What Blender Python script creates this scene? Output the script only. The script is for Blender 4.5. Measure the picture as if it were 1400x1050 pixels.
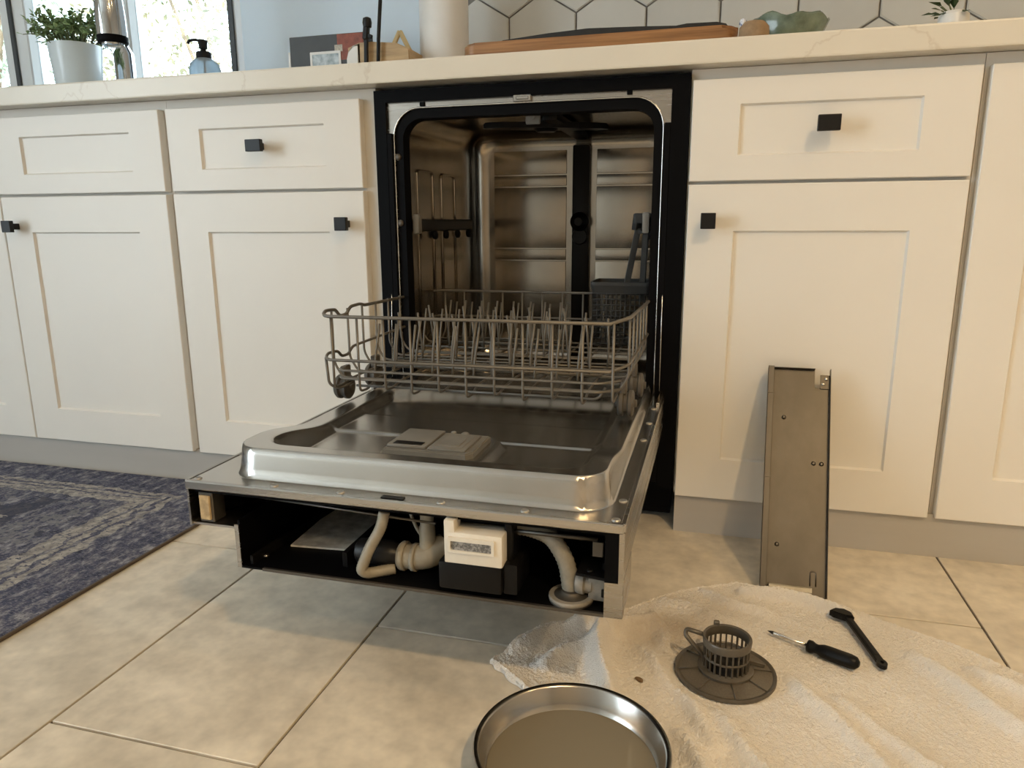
import bpy, bmesh, math, random
from mathutils import Vector, Matrix, noise as mnoise
random.seed(7)
for o in list(bpy.data.objects): bpy.data.objects.remove(o)
scene = bpy.context.scene
COL = scene.collection
PI = math.pi

# ------------------------------------------------------------------ camera
def make_camera():
    f, yaw, pitch, roll = 992.37, 0.2695, -0.2196, -0.0056
    cy, sy, cp, sp = math.cos(yaw), math.sin(yaw), math.cos(pitch), math.sin(pitch)
    fwd = Vector((-sy*cp, cy*cp, sp)); right = Vector((cy, sy, 0)); up = right.cross(fwd)
    R = right*math.cos(roll) + up*math.sin(roll); U = -right*math.sin(roll) + up*math.cos(roll)
    cam = bpy.data.cameras.new('camera'); cam.sensor_width = 36; cam.lens = f/1400*36
    cam.clip_start = .02
    o = bpy.data.objects.new('camera', cam); COL.objects.link(o)
    m = Matrix((R, U, -fwd)).transposed().to_4x4(); m.translation = (0.3644, -1.3962, 0.6111)
    o.matrix_world = m
    scene.camera = o
make_camera()

# ------------------------------------------------------------------ world, lights, exposure
w = bpy.data.worlds.new('world'); scene.world = w; w.use_nodes = True
bg = w.node_tree.nodes['Background']; bg.inputs[0].default_value = (.80, .93, 1.0, 1); bg.inputs[1].default_value = 7.0
scene.view_settings.view_transform = 'Standard'; scene.view_settings.look = 'None'
scene.view_settings.exposure = 0.0; scene.view_settings.gamma = 1.0
scene.view_settings.use_curve_mapping = False
cy = scene.cycles
cy.use_denoising = True; cy.denoiser = 'OPENIMAGEDENOISE'; cy.denoising_input_passes = 'RGB_ALBEDO_NORMAL'; cy.denoising_prefilter = 'ACCURATE'
cy.sample_clamp_indirect = 6; cy.caustics_reflective = False; cy.caustics_refractive = False

def area(name, loc, target, size, power, col, size_y=None, shape=None, spread=None):
    L = bpy.data.lights.new(name, 'AREA'); L.energy = power; L.color = col; L.size = size
    if size_y: L.shape = 'RECTANGLE'; L.size_y = size_y
    if shape: L.shape = shape
    if spread: L.spread = spread
    o = bpy.data.objects.new(name, L); COL.objects.link(o); o.location = loc
    o.rotation_euler = (Vector(target)-Vector(loc)).to_track_quat('-Z', 'Y').to_euler()
    return o
WARM = (1.0, .69, .35)
DOWNLIGHTS = [(1.35, -2.2, 37), (.95, -2.9, 14), (1.9, -1.1, 9)]
for lx, ly, pw in DOWNLIGHTS:
    area('recessed_downlight_lamp', (lx, ly, 2.455), (lx, ly, 0), .13, pw, WARM, shape='DISK', spread=math.radians(143))
# daylight: added cool fill lamp at the left wall, and the window over the sink
area('added_cool_fill', (-3.15, -2.9, 1.15), (-.4, -2.2, .6), 1.9, 5, (.64, .82, 1.0), size_y=1.9)
sun = bpy.data.lights.new('sun', 'SUN'); sun.energy = 9; sun.angle = .01; sun.color = (1, .95, .85)
so = bpy.data.objects.new('sun', sun); COL.objects.link(so); so.rotation_euler = (math.radians(38), math.radians(22), 0)
pl = area('window_portal', (-1.88, .72, 1.6), (-1.88, -1, 1.6), 1.7, 1, (1, 1, 1), size_y=1.2)
pl.data.cycles.is_portal = True

# ------------------------------------------------------------------ materials
def mat(name, col, rough=.5, metal=0., var=0., scale=8., bump=0., bscale=None, spec=None, col2=None, stretch=None, coat=0., trans=0., emit=None, rvar=0., ior=None, sheen=0., random_tint=0., contrast=None, sss=0., detail=6):
    m = bpy.data.materials.new(name); m.use_nodes = True
    nt = m.node_tree; b = nt.nodes['Principled BSDF']; N = nt.nodes; K = nt.links
    c = (*col, 1)
    b.inputs['Base Color'].default_value = c; b.inputs['Roughness'].default_value = rough
    b.inputs['Metallic'].default_value = metal
    if spec is not None: b.inputs['Specular IOR Level'].default_value = spec
    if coat: b.inputs['Coat Weight'].default_value = coat
    if trans: b.inputs['Transmission Weight'].default_value = trans
    if ior: b.inputs['IOR'].default_value = ior
    if sheen: b.inputs['Sheen Weight'].default_value = sheen
    if emit: b.inputs['Emission Color'].default_value = (*emit[:3], 1); b.inputs['Emission Strength'].default_value = emit[3]
    if var or bump or rvar or random_tint or col2:
        tc = N.new('ShaderNodeTexCoord'); mp = N.new('ShaderNodeMapping'); K.new(tc.outputs['Object'], mp.inputs[0])
        if stretch: mp.inputs['Scale'].default_value = stretch
        if random_tint:
            oi = N.new('ShaderNodeObjectInfo'); cmb = N.new('ShaderNodeVectorMath'); cmb.operation = 'SCALE'
            K.new(oi.outputs['Random'], cmb.inputs['Scale']); cmb.inputs[0].default_value = (13, 7, 5)
            K.new(cmb.outputs[0], mp.inputs['Location'])
        nz = N.new('ShaderNodeTexNoise'); nz.inputs['Scale'].default_value = scale; nz.inputs['Detail'].default_value = detail
        nz.inputs['Roughness'].default_value = .6
        K.new(mp.outputs[0], nz.inputs['Vector'])
        cr = N.new('ShaderNodeValToRGB')
        lo, hi = contrast or (.3, .7)
        cr.color_ramp.elements[0].position = lo; cr.color_ramp.elements[1].position = hi
        a = tuple(max(0, x*(1-var)) for x in col); d = col2 or tuple(min(1, x*(1+var)) for x in col)
        cr.color_ramp.elements[0].color = (*a, 1); cr.color_ramp.elements[1].color = (*d, 1)
        K.new(nz.outputs['Fac'], cr.inputs[0])
        out = cr.outputs[0]
        if random_tint:
            mx = N.new('ShaderNodeHueSaturation'); mr = N.new('ShaderNodeMapRange')
            mr.inputs[3].default_value = 1-random_tint; mr.inputs[4].default_value = 1+random_tint
            K.new(oi.outputs['Random'], mr.inputs[0]); K.new(mr.outputs[0], mx.inputs['Value']); K.new(out, mx.inputs['Color']); out = mx.outputs[0]
        K.new(out, b.inputs['Base Color'])
        if rvar:
            mr2 = N.new('ShaderNodeMapRange'); mr2.inputs[3].default_value = max(0.02, rough-rvar); mr2.inputs[4].default_value = min(1, rough+rvar)
            K.new(nz.outputs['Fac'], mr2.inputs[0]); K.new(mr2.outputs[0], b.inputs['Roughness'])
        if bump:
            n2 = N.new('ShaderNodeTexNoise'); n2.inputs['Scale'].default_value = bscale or scale*4; n2.inputs['Detail'].default_value = 3
            K.new(mp.outputs[0], n2.inputs['Vector'])
            bp = N.new('ShaderNodeBump'); bp.inputs['Strength'].default_value = bump; bp.inputs['Distance'].default_value = .002
            K.new(n2.outputs['Fac'], bp.inputs['Height']); K.new(bp.outputs[0], b.inputs['Normal'])
    return m

M = {}
M['cab'] = mat('white_cabinet_paint', (.78, .76, .715), .38, var=.02, scale=3)
M['carcass'] = mat('cabinet_frame_paint', (.66, .63, .575), .45, var=.03, scale=4)
M['toe'] = mat('grey_toe_kick', (.47, .45, .42), .36, .1, var=.06, scale=2, stretch=(.3, 1, 4))
M['black'] = mat('matte_black_metal', (.007, .007, .008), .38, spec=.3)
M['blackpl'] = mat('black_plastic', (.0045, .0045, .005), .42, var=.2, scale=20, spec=.2)
M['void'] = mat('black_painted_steel', (.0018, .0019, .0026), .5, spec=.07)
M['rubber'] = mat('black_rubber', (.0025, .0025, .0033), .6, spec=.08)
M['steel'] = mat('brushed_stainless', (.45, .43, .405), .27, 1., var=.10, scale=14, stretch=(.2, .2, 5), rvar=.06)
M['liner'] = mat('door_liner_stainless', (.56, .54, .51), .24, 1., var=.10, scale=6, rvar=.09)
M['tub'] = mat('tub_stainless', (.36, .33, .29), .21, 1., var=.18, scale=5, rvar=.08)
M['edge'] = mat('bright_steel_edge', (.72, .70, .67), .22, 1.)
M['galv'] = mat('galvanised_steel', (.115, .105, .092), .46, .85, var=.28, scale=10, stretch=(1, 1, .35), rvar=.12)
M['galvlight'] = mat('worn_bright_zinc', (.40, .38, .33), .45, .8, var=.2, scale=30)
M['dusty'] = mat('dusty_metal_plate', (.62, .62, .60), .75, .1, var=.35, scale=45)
M['wire'] = mat('grey_coated_wire', (.165, .152, .132), .42, .35, var=.15, scale=30)
M['greypl'] = mat('grey_plastic', (.095, .087, .076), .45, var=.15, scale=40)
M['basketpl'] = mat('dark_grey_basket_plastic', (.032, .032, .031), .5, var=.2, scale=30)
M['disp'] = mat('grey_dispenser_plastic', (.185, .18, .168), .4, var=.1, scale=30)
M['whitepl'] = mat('cream_white_plastic', (.66, .63, .57), .4, var=.05, scale=30)
M['hose'] = mat('beige_hose', (.27, .245, .195), .5, var=.25, scale=25)
M['hosegrey'] = mat('translucent_grey_hose', (.26, .245, .21), .4, var=.3, scale=35)
M['tan'] = mat('tan_insulation', (.46, .34, .19), .8, var=.4, scale=60, bump=.4)
M['label'] = mat('grey_printed_label', (.20, .20, .20), .5, var=.5, scale=260, contrast=(.42, .58))
M['valve'] = mat('grey_white_valve_plastic', (.20, .185, .16), .5, var=.3, scale=50)
M['filterpl'] = mat('dark_brown_grey_filter_plastic', (.095, .083, .066), .36, .15, var=.3, scale=40)
M['mesh'] = mat('fine_filter_mesh', (.17, .145, .11), .42, .5, var=.2, scale=500)
M['crumb'] = mat('brown_crumb', (.16, .10, .05), .8, var=.3, scale=200)
M['pan'] = mat('stainless_pan', (.46, .44, .41), .25, 1., var=.12, scale=12, rvar=.07)
M['grout'] = mat('dark_floor_grout', (.115, .095, .075), .85, var=.2, scale=60)
M['tile'] = mat('beige_porcelain_tile', (.62, .555, .45), .32, var=.16, scale=8, contrast=(.2, .8), detail=1.5, bump=.05, bscale=160, rvar=.07, col2=(.78, .715, .60), random_tint=.03)
M['wall'] = mat('daylight_tinted_wall_paint', (.73, .85, .97), .6, var=.02, scale=3)  # white wall; the cool daylight on it is put into the colour as blue
M['wallwarm'] = mat('warm_room_wall_paint', (.58, .53, .46), .7, var=.02, scale=2)
M['ceil'] = mat('ceiling_paint', (.80, .78, .74), .8, var=.02, scale=2)
M['hexgrout'] = mat('grey_wall_grout', (.20, .19, .175), .85, var=.15, scale=80)
M['hex'] = mat('glazed_white_hex_tile', (.64, .635, .60), .16, var=.03, scale=9, bump=.12, bscale=9, random_tint=.03)
M['board'] = mat('oiled_brown_board', (.34, .15, .055), .42, var=.45, scale=9, stretch=(.5, 6, 14), col2=(.47, .235, .09))
M['blackmat'] = mat('black_cast_griddle', (.012, .012, .012), .6, var=.3, scale=60, bump=.4)
M['green'] = mat('celadon_glazed_ceramic', (.13, .185, .125), .22, var=.45, scale=16, col2=(.27, .34, .25), coat=.4)
M['stone'] = mat('tan_stoneware', (.33, .22, .125), .7, var=.3, scale=45)
M['bluegl'] = mat('blue_white_glaze', (.03, .08, .36), .2, var=.3, scale=70, col2=(.75, .78, .85), contrast=(.48, .56))
M['wood'] = mat('pale_wood', (.52, .36, .19), .5, var=.2, scale=9, stretch=(1, 1, 9))
M['wood2'] = mat('pale_yellow_wood', (.66, .53, .29), .5, var=.12, scale=12)
M['ceramic'] = mat('white_ceramic', (.80, .79, .77), .3, var=.04, scale=9)
M['pot'] = mat('glossy_white_pot', (.66, .72, .76), .22, var=.03, scale=6)
M['soil'] = mat('dark_soil', (.03, .022, .015), .9, var=.4, scale=90, bump=.6)
M['leaf'] = mat('fresh_green_leaf', (.15, .27, .08), .45, var=.5, scale=30, col2=(.42, .55, .26))
M['leafdark'] = mat('dark_green_leaf', (.025, .06, .016), .4, var=.5, scale=40, col2=(.07, .12, .035))
M['stem'] = mat('green_brown_stem', (.12, .13, .045), .6)
M['chrome'] = mat('polished_chrome', (.62, .64, .66), .10, 1., var=.03, scale=4)
M['paper'] = mat('white_paper_towel', (.84, .835, .82), .9, var=.02, scale=30, bump=.25, bscale=140)
M['darkcard'] = mat('dark_grey_card', (.055, .058, .062), .5, var=.15, scale=20)
M['redcard'] = mat('red_brown_print', (.27, .065, .035), .5, var=.45, scale=40)
M['photo'] = mat('pale_blue_print', (.26, .36, .43), .35, var=.35, scale=55, col2=(.68, .75, .79))
M['dot'] = mat('cream_print', (.5, .46, .38), .5, var=.3, scale=250)
M['winframe'] = mat('white_window_frame', (.78, .80, .82), .35, var=.02, scale=4)
M['seal'] = mat('dark_window_seal', (.05, .055, .06), .5)
M['screwsteel'] = mat('screw_steel', (.55, .53, .5), .3, 1.)
M['bark'] = mat('tree_bark', (.19, .14, .09), .9, var=.3, scale=14)
M['outleaf'] = mat('garden_leaves', (.20, .25, .12), .6, var=.5, scale=2.5, col2=(.50, .44, .30))
M['outleaf2'] = mat('silver_green_garden_leaves', (.22, .34, .26), .6, var=.5, scale=2.5, col2=(.48, .56, .44))
M['ground'] = mat('garden_ground', (.42, .36, .27), .9, var=.3, scale=3)
M['paint'] = mat('downlight_white_trim', (.8, .8, .78), .4)
M['lamp'] = mat('lit_downlight_lens', (.9, .8, .6), .4, emit=(1, .80, .52, 14))

def clear_glass(name, col, ior=1.45, rough=.0):
    m = bpy.data.materials.new(name); m.use_nodes = True; b = m.node_tree.nodes['Principled BSDF']
    b.inputs['Base Color'].default_value = (*col, 1); b.inputs['Transmission Weight'].default_value = 1
    b.inputs['Roughness'].default_value = rough; b.inputs['IOR'].default_value = ior
    return m
def pane_glass():
    # thin architectural pane: clear with a faint mirror reflection
    m = bpy.data.materials.new('window_pane_glass'); m.use_nodes = True; nt = m.node_tree; N = nt.nodes; K = nt.links
    N.remove(N['Principled BSDF'])
    t = N.new('ShaderNodeBsdfTransparent'); t.inputs[0].default_value = (.93, .96, .97, 1)
    g = N.new('ShaderNodeBsdfGlossy'); g.inputs['Roughness'].default_value = .01
    fr = N.new('ShaderNodeFresnel'); fr.inputs[0].default_value = 1.3
    mx = N.new('ShaderNodeMixShader'); K.new(fr.outputs[0], mx.inputs[0]); K.new(t.outputs[0], mx.inputs[1]); K.new(g.outputs[0], mx.inputs[2])
    K.new(mx.outputs[0], N['Material Output'].inputs[0])
    return m
M['glass'] = pane_glass()
M['bottle'] = mat('pale_blue_bottle_plastic', (.66, .80, .92), .12, var=.05, scale=20, trans=.6, ior=1.3)
def water_mat():
    m = bpy.data.materials.new('murky_water'); m.use_nodes = True; b = m.node_tree.nodes['Principled BSDF']
    b.inputs['Base Color'].default_value = (.23, .205, .155, 1); b.inputs['Roughness'].default_value = .03
    b.inputs['IOR'].default_value = 1.33; b.inputs['Coat Weight'].default_value = .6; b.inputs['Coat Roughness'].default_value = .02
    return m
M['water'] = water_mat()

def counter_mat():
    m = mat('cream_quartz', (.74, .70, .61), .28, var=.03, scale=5)
    nt = m.node_tree; N = nt.nodes; K = nt.links; b = N['Principled BSDF']
    tc = N.new('ShaderNodeTexCoord'); n1 = N.new('ShaderNodeTexNoise'); n1.inputs['Scale'].default_value = 2.6; n1.inputs['Detail'].default_value = 7
    K.new(tc.outputs['Object'], n1.inputs['Vector'])
    sb = N.new('ShaderNodeMath'); sb.operation = 'SUBTRACT'; K.new(n1.outputs['Fac'], sb.inputs[0]); sb.inputs[1].default_value = .5
    ab = N.new('ShaderNodeMath'); ab.operation = 'ABSOLUTE'; K.new(sb.outputs[0], ab.inputs[0])
    mr = N.new('ShaderNodeMapRange'); mr.inputs[1].default_value = 0; mr.inputs[2].default_value = .0045; mr.inputs[3].default_value = .22; mr.inputs[4].default_value = 0
    K.new(ab.outputs[0], mr.inputs[0])
    old = b.inputs['Base Color'].links[0].from_socket
    mx = N.new('ShaderNodeMix'); mx.data_type = 'RGBA'; K.new(mr.outputs[0], mx.inputs['Factor']); K.new(old, mx.inputs['A']); mx.inputs['B'].default_value = (.36, .26, .16, 1)
    K.new(mx.outputs['Result'], b.inputs['Base Color'])
    return m
M['counter'] = counter_mat()

def towel_mat():
    m = mat('cream_terry_cloth', (.72, .685, .635), .95, var=.06, scale=7, bump=.0, sheen=.3)
    nt = m.node_tree; N = nt.nodes; K = nt.links; b = N['Principled BSDF']
    tc = N.new('ShaderNodeTexCoord')
    # brown grime stains with soft edges
    ns = N.new('ShaderNodeTexNoise'); ns.inputs['Scale'].default_value = 6.5; ns.inputs['Detail'].default_value = 5; K.new(tc.outputs['Object'], ns.inputs['Vector'])
    gr = N.new('ShaderNodeVectorMath'); gr.operation = 'DISTANCE'; K.new(tc.outputs['Object'], gr.inputs[0]); gr.inputs[1].default_value = (.315, -.36, .01)
    m1 = N.new('ShaderNodeMapRange'); m1.inputs[1].default_value = .03; m1.inputs[2].default_value = .16; m1.inputs[3].default_value = .62; m1.inputs[4].default_value = 0; K.new(gr.outputs['Value'], m1.inputs[0])
    m2 = N.new('ShaderNodeMapRange'); m2.inputs[1].default_value = .42; m2.inputs[2].default_value = .62; K.new(ns.outputs['Fac'], m2.inputs[0])
    mu = N.new('ShaderNodeMath'); mu.operation = 'MULTIPLY'; K.new(m1.outputs[0], mu.inputs[0]); K.new(m2.outputs[0], mu.inputs[1])
    old = b.inputs['Base Color'].links[0].from_socket
    mx = N.new('ShaderNodeMix'); mx.data_type = 'RGBA'; K.new(mu.outputs[0], mx.inputs['Factor']); K.new(old, mx.inputs['A']); mx.inputs['B'].default_value = (.24, .17, .10, 1)
    K.new(mx.outputs['Result'], b.inputs['Base Color'])
    nb = N.new('ShaderNodeTexNoise'); nb.inputs['Scale'].default_value = 520; nb.inputs['Detail'].default_value = 2; K.new(tc.outputs['Object'], nb.inputs['Vector'])
    nb2 = N.new('ShaderNodeTexNoise'); nb2.inputs['Scale'].default_value = 90; nb2.inputs['Detail'].default_value = 3; K.new(tc.outputs['Object'], nb2.inputs['Vector'])
    ad = N.new('ShaderNodeMath'); ad.operation = 'ADD'; K.new(nb.outputs['Fac'], ad.inputs[0]); K.new(nb2.outputs['Fac'], ad.inputs[1])
    bp = N.new('ShaderNodeBump'); bp.inputs['Strength'].default_value = .75; bp.inputs['Distance'].default_value = .003
    K.new(ad.outputs[0], bp.inputs['Height']); K.new(bp.outputs[0], b.inputs['Normal'])
    return m
M['towel'] = towel_mat()

def rug_mat():
    # woven blue-grey rug: cream border bands that follow the edge, faded motifs inside, all colour of the weave
    m = bpy.data.materials.new('blue_grey_woven_rug'); m.use_nodes = True; nt = m.node_tree; N = nt.nodes; K = nt.links; b = N['Principled BSDF']
    b.inputs['Roughness'].default_value = .95
    def math_(op, a, c=None):
        n = N.new('ShaderNodeMath'); n.operation = op
        for i, v in enumerate((a, c)):
            if v is None: continue
            if isinstance(v, (int, float)): n.inputs[i].default_value = v
            else: K.new(v, n.inputs[i])
        return n.outputs[0]
    tc = N.new('ShaderNodeTexCoord'); sx = N.new('ShaderNodeSeparateXYZ')
    wn = N.new('ShaderNodeTexNoise'); wn.inputs['Scale'].default_value = 26; wn.inputs['Detail'].default_value = 4; K.new(tc.outputs['Object'], wn.inputs['Vector'])
    K.new(tc.outputs['Object'], sx.inputs[0])
    wob = math_('MULTIPLY', math_('SUBTRACT', wn.outputs['Fac'], .5), .05)
    dx = math_('SUBTRACT', -.636, sx.outputs['X']); dy = math_('MULTIPLY', math_('SUBTRACT', .0, sx.outputs['Y']), 1.5)
    d = math_('ADD', math_('MINIMUM', dx, dy), wob)
    def band(c, hw):
        return math_('LESS_THAN', math_('ABSOLUTE', math_('SUBTRACT', d, c)), hw)
    def noise(scale, det=4, stretch=None, rough=.6):
        mp = N.new('ShaderNodeMapping'); K.new(tc.outputs['Object'], mp.inputs[0])
        if stretch: mp.inputs['Scale'].default_value = stretch
        n = N.new('ShaderNodeTexNoise'); n.inputs['Scale'].default_value = scale; n.inputs['Detail'].default_value = det; n.inputs['Roughness'].default_value = rough
        K.new(mp.outputs[0], n.inputs['Vector']); return n.outputs['Fac']
    def ramp(src, *stops):
        r = N.new('ShaderNodeValToRGB'); e = r.color_ramp.elements
        while len(e) < len(stops): e.new(.5)
        for i, (p, c) in enumerate(stops): e[i].position = p; e[i].color = (*c, 1)
        K.new(src, r.inputs[0]); return r.outputs[0]
    def mix(f, a, c):
        mx = N.new('ShaderNodeMix'); mx.data_type = 'RGBA'
        K.new(f, mx.inputs['Factor'])
        for s, v in (('A', a), ('B', c)):
            if isinstance(v, tuple): mx.inputs[s].default_value = (*v, 1)
            else: K.new(v, mx.inputs[s])
        return mx.outputs['Result']
    base = ramp(noise(70, 3, (1, .6, 1), .6), (.30, (.016, .021, .050)), (.45, (.055, .064, .115)), (.55, (.112, .113, .150)), (.70, (.31, .31, .335)))
    # winding motifs
    vo = N.new('ShaderNodeTexVoronoi'); vo.feature = 'DISTANCE_TO_EDGE'; vo.inputs['Scale'].default_value = 15
    mp = N.new('ShaderNodeVectorMath'); mp.operation = 'ADD'; cm = N.new('ShaderNodeVectorMath'); cm.operation = 'SCALE'; cm.inputs['Scale'].default_value = .09
    K.new(wn.outputs['Color'], cm.inputs[0]); K.new(tc.outputs['Object'], mp.inputs[0]); K.new(cm.outputs[0], mp.inputs[1]); K.new(mp.outputs[0], vo.inputs['Vector'])
    base = mix(math_('MULTIPLY', math_('GREATER_THAN', noise(330, 2, (.35, 1.6, 1)), .60), .55), base, (.30, .30, .33))
    base = mix(math_('MULTIPLY', math_('GREATER_THAN', noise(240, 2, (1.5, .4, 1)), .62), .6), base, (.018, .022, .045))
    motif = math_('MULTIPLY', math_('LESS_THAN', vo.outputs['Distance'], .055), math_('MULTIPLY', math_('GREATER_THAN', d, .27), .6))
    col = mix(motif, base, (.21, .21, .22))
    dark = math_('MULTIPLY', math_('GREATER_THAN', noise(9, 5), .56), math_('MULTIPLY', math_('GREATER_THAN', d, .27), .75))
    col = mix(dark, col, (.026, .031, .058))
    wear = math_('MULTIPLY', math_('GREATER_THAN', noise(130, 3, (.6, 1.4, 1)), .41), .85)
    cream = ramp(noise(60, 5), (.35, (.17, .165, .165)), (.65, (.46, .43, .39)))
    for c, hw in ((.215, .019), (.178, .008), (.148, .010), (.44, .012)):
        col = mix(math_('MULTIPLY', band(c, hw), wear), col, cream)
    col = mix(math_('LESS_THAN', dx, .004), col, (.10, .078, .06))
    K.new(col, b.inputs['Base Color'])
    bp = N.new('ShaderNodeBump'); bp.inputs['Strength'].default_value = .5; bp.inputs['Distance'].default_value = .002
    K.new(noise(420, 2), bp.inputs['Height']); K.new(bp.outputs[0], b.inputs['Normal'])
    return m
M['rug'] = rug_mat()

# ------------------------------------------------------------------ mesh helpers
def box(bm, x0, x1, y0, y1, z0, z1, bev=0., seg=1):
    r = bmesh.ops.create_cube(bm, size=1); vs = r['verts']
    for v in vs:
        v.co = Vector(((x0+x1)/2+v.co.x*(x1-x0), (y0+y1)/2+v.co.y*(y1-y0), (z0+z1)/2+v.co.z*(z1-z0)))
    if bev:
        es = list({e for v in vs for e in v.link_edges})
        bmesh.ops.bevel(bm, geom=es, offset=bev, segments=seg, affect='EDGES', profile=.6)
    return bm
def fillet(pts, r, n=4):
    pts = [Vector(p) for p in pts]; out = [pts[0]]
    for i in range(1, len(pts)-1):
        a, b, c = pts[i-1], pts[i], pts[i+1]
        u, v = (a-b), (c-b); lu, lv = u.length, v.length
        if lu < 1e-6 or lv < 1e-6: continue
        d = min(r, lu*.45, lv*.45); p, q = b+u/lu*d, b+v/lv*d
        for k in range(n+1):
            t = k/n; out.append(p*(1-t)**2 + b*2*t*(1-t) + q*t*t)
    out.append(pts[-1]); return out
def tube(bm, pts, r, n=8, closed=False, caps=True, rad=None):
    pts = [Vector(p) for p in pts]; m = len(pts); rings = []
    t0 = (pts[1]-pts[0]).normalized(); nrm = t0.orthogonal().normalized()
    for i, p in enumerate(pts):
        if closed: t = (pts[(i+1) % m]-pts[i-1]).normalized()
        else: t = (pts[min(i+1, m-1)]-pts[max(i-1, 0)]).normalized()
        nrm = (nrm - t*nrm.dot(t)).normalized(); bn = t.cross(nrm)
        rr = rad[i] if rad else r
        rings.append([bm.verts.new(p+(nrm*math.cos(2*PI*k/n)+bn*math.sin(2*PI*k/n))*rr) for k in range(n)])
    for i in range(m if closed else m-1):
        a, b = rings[i], rings[(i+1) % m]
        for k in range(n): 
            f = bm.faces.new((a[k], a[(k+1) % n], b[(k+1) % n], b[k])); f.smooth = True
    if not closed and caps:
        bm.faces.new(rings[0][::-1]); bm.faces.new(rings[-1])
    return bm
def lathe(bm, prof, center, n=32, axis='Z', smooth=True, cap0=True, cap1=True):
    cx, cy, cz = center; rings = []
    for r, h in prof:
        ring = []
        for k in range(n):
            a = 2*PI*k/n; c, s = r*math.cos(a), r*math.sin(a)
            p = {'Z': (c, s, h), 'X': (h, c, s), 'Y': (c, h, s)}[axis]
            ring.append(bm.verts.new((cx+p[0], cy+p[1], cz+p[2])))
        rings.append(ring)
    for a, b in zip(rings, rings[1:]):
        for k in range(n):
            f = bm.faces.new((a[k], a[(k+1) % n], b[(k+1) % n], b[k])); f.smooth = smooth
    if cap0: bm.faces.new(rings[0][::-1])
    if cap1: bm.faces.new(rings[-1])
    return bm
def rrect(x0, x1, z0, z1, r, n=6):
    pts = []
    for cx, cz, a0 in ((x1-r, z1-r, 0), (x0+r, z1-r, PI/2), (x0+r, z0+r, PI), (x1-r, z0+r, 1.5*PI)):
        for k in range(n+1):
            a = a0+PI/2*k/n; pts.append((cx+r*math.cos(a), cz+r*math.sin(a)))
    return pts
def bridge(bm, loops, closed_end=False, smooth=False):
    L = [[bm.verts.new(p) for p in lp] for lp in loops]; n = len(L[0])
    for a, b in zip(L, L[1:]):
        for k in range(n):
            f = bm.faces.new((a[k], a[(k+1) % n], b[(k+1) % n], b[k])); f.smooth = smooth
    return L
def ring_frame(bm, o, i, y0, y1):
    """solid frame between two loops of (x,z) points, from depth y0 to y1"""
    L = bridge(bm, [[(x, y0, z) for x, z in o], [(x, y0, z) for x, z in i], [(x, y1, z) for x, z in i], [(x, y1, z) for x, z in o], [(x, y0, z) for x, z in o]])
    bmesh.ops.remove_doubles(bm, verts=bm.verts, dist=1e-6)
    return bm
def prism(bm, pts, z0, z1, bev=0.):
    a = [bm.verts.new((x, y, z0)) for x, y in pts]; b = [bm.verts.new((x, y, z1)) for x, y in pts]; n = len(pts)
    bm.faces.new(a[::-1]); top = bm.faces.new(b)
    for k in range(n): bm.faces.new((a[k], a[(k+1) % n], b[(k+1) % n], b[k]))
    if bev: bmesh.ops.bevel(bm, geom=list(top.edges), offset=bev, segments=2, affect='EDGES')
    return bm
def NB(): return bmesh.new()
LOC = {}
def link_obj(o, parent):
    COL.objects.link(o)
    if parent is not None:
        o.parent = parent
        if parent.type == 'EMPTY': o.matrix_parent_inverse = Matrix.Translation(-Vector(parent.location))
    return o
def obj(name, bm, m, parent=None, smooth=False, fixn=True):
    if fixn: bmesh.ops.recalc_face_normals(bm, faces=bm.faces)
    if smooth:
        for f in bm.faces: f.smooth = True
    me = bpy.data.meshes.new(name); bm.to_mesh(me); bm.free()
    me.materials.append(M[m])
    return link_obj(bpy.data.objects.new(name, me), parent)
def inst(src, name, parent, loc=(0, 0, 0), rot=None, scale=None):
    o = bpy.data.objects.new(name, src.data); o.location = loc
    if rot: o.rotation_euler = rot
    if scale: o.scale = scale
    return link_obj(o, parent)
def thing(name, label, cat, loc, group=None):
    o = bpy.data.objects.new(name, None); o.empty_display_size = .05; o.location = loc; COL.objects.link(o)
    o['label'] = label; o['category'] = cat
    if group: o['group'] = group
    return o
def tag(o, label, cat, group=None, kind=None):
    o['label'] = label; o['category'] = cat
    if group: o['group'] = group
    if kind: o['kind'] = kind
    return o
def struct(o): o['kind'] = 'structure'; return o
def autosmooth(o, ang=40):
    me = o.data
    for p in me.polygons: p.use_smooth = True
    me.set_sharp_from_angle(angle=math.radians(ang))
    return o

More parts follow.
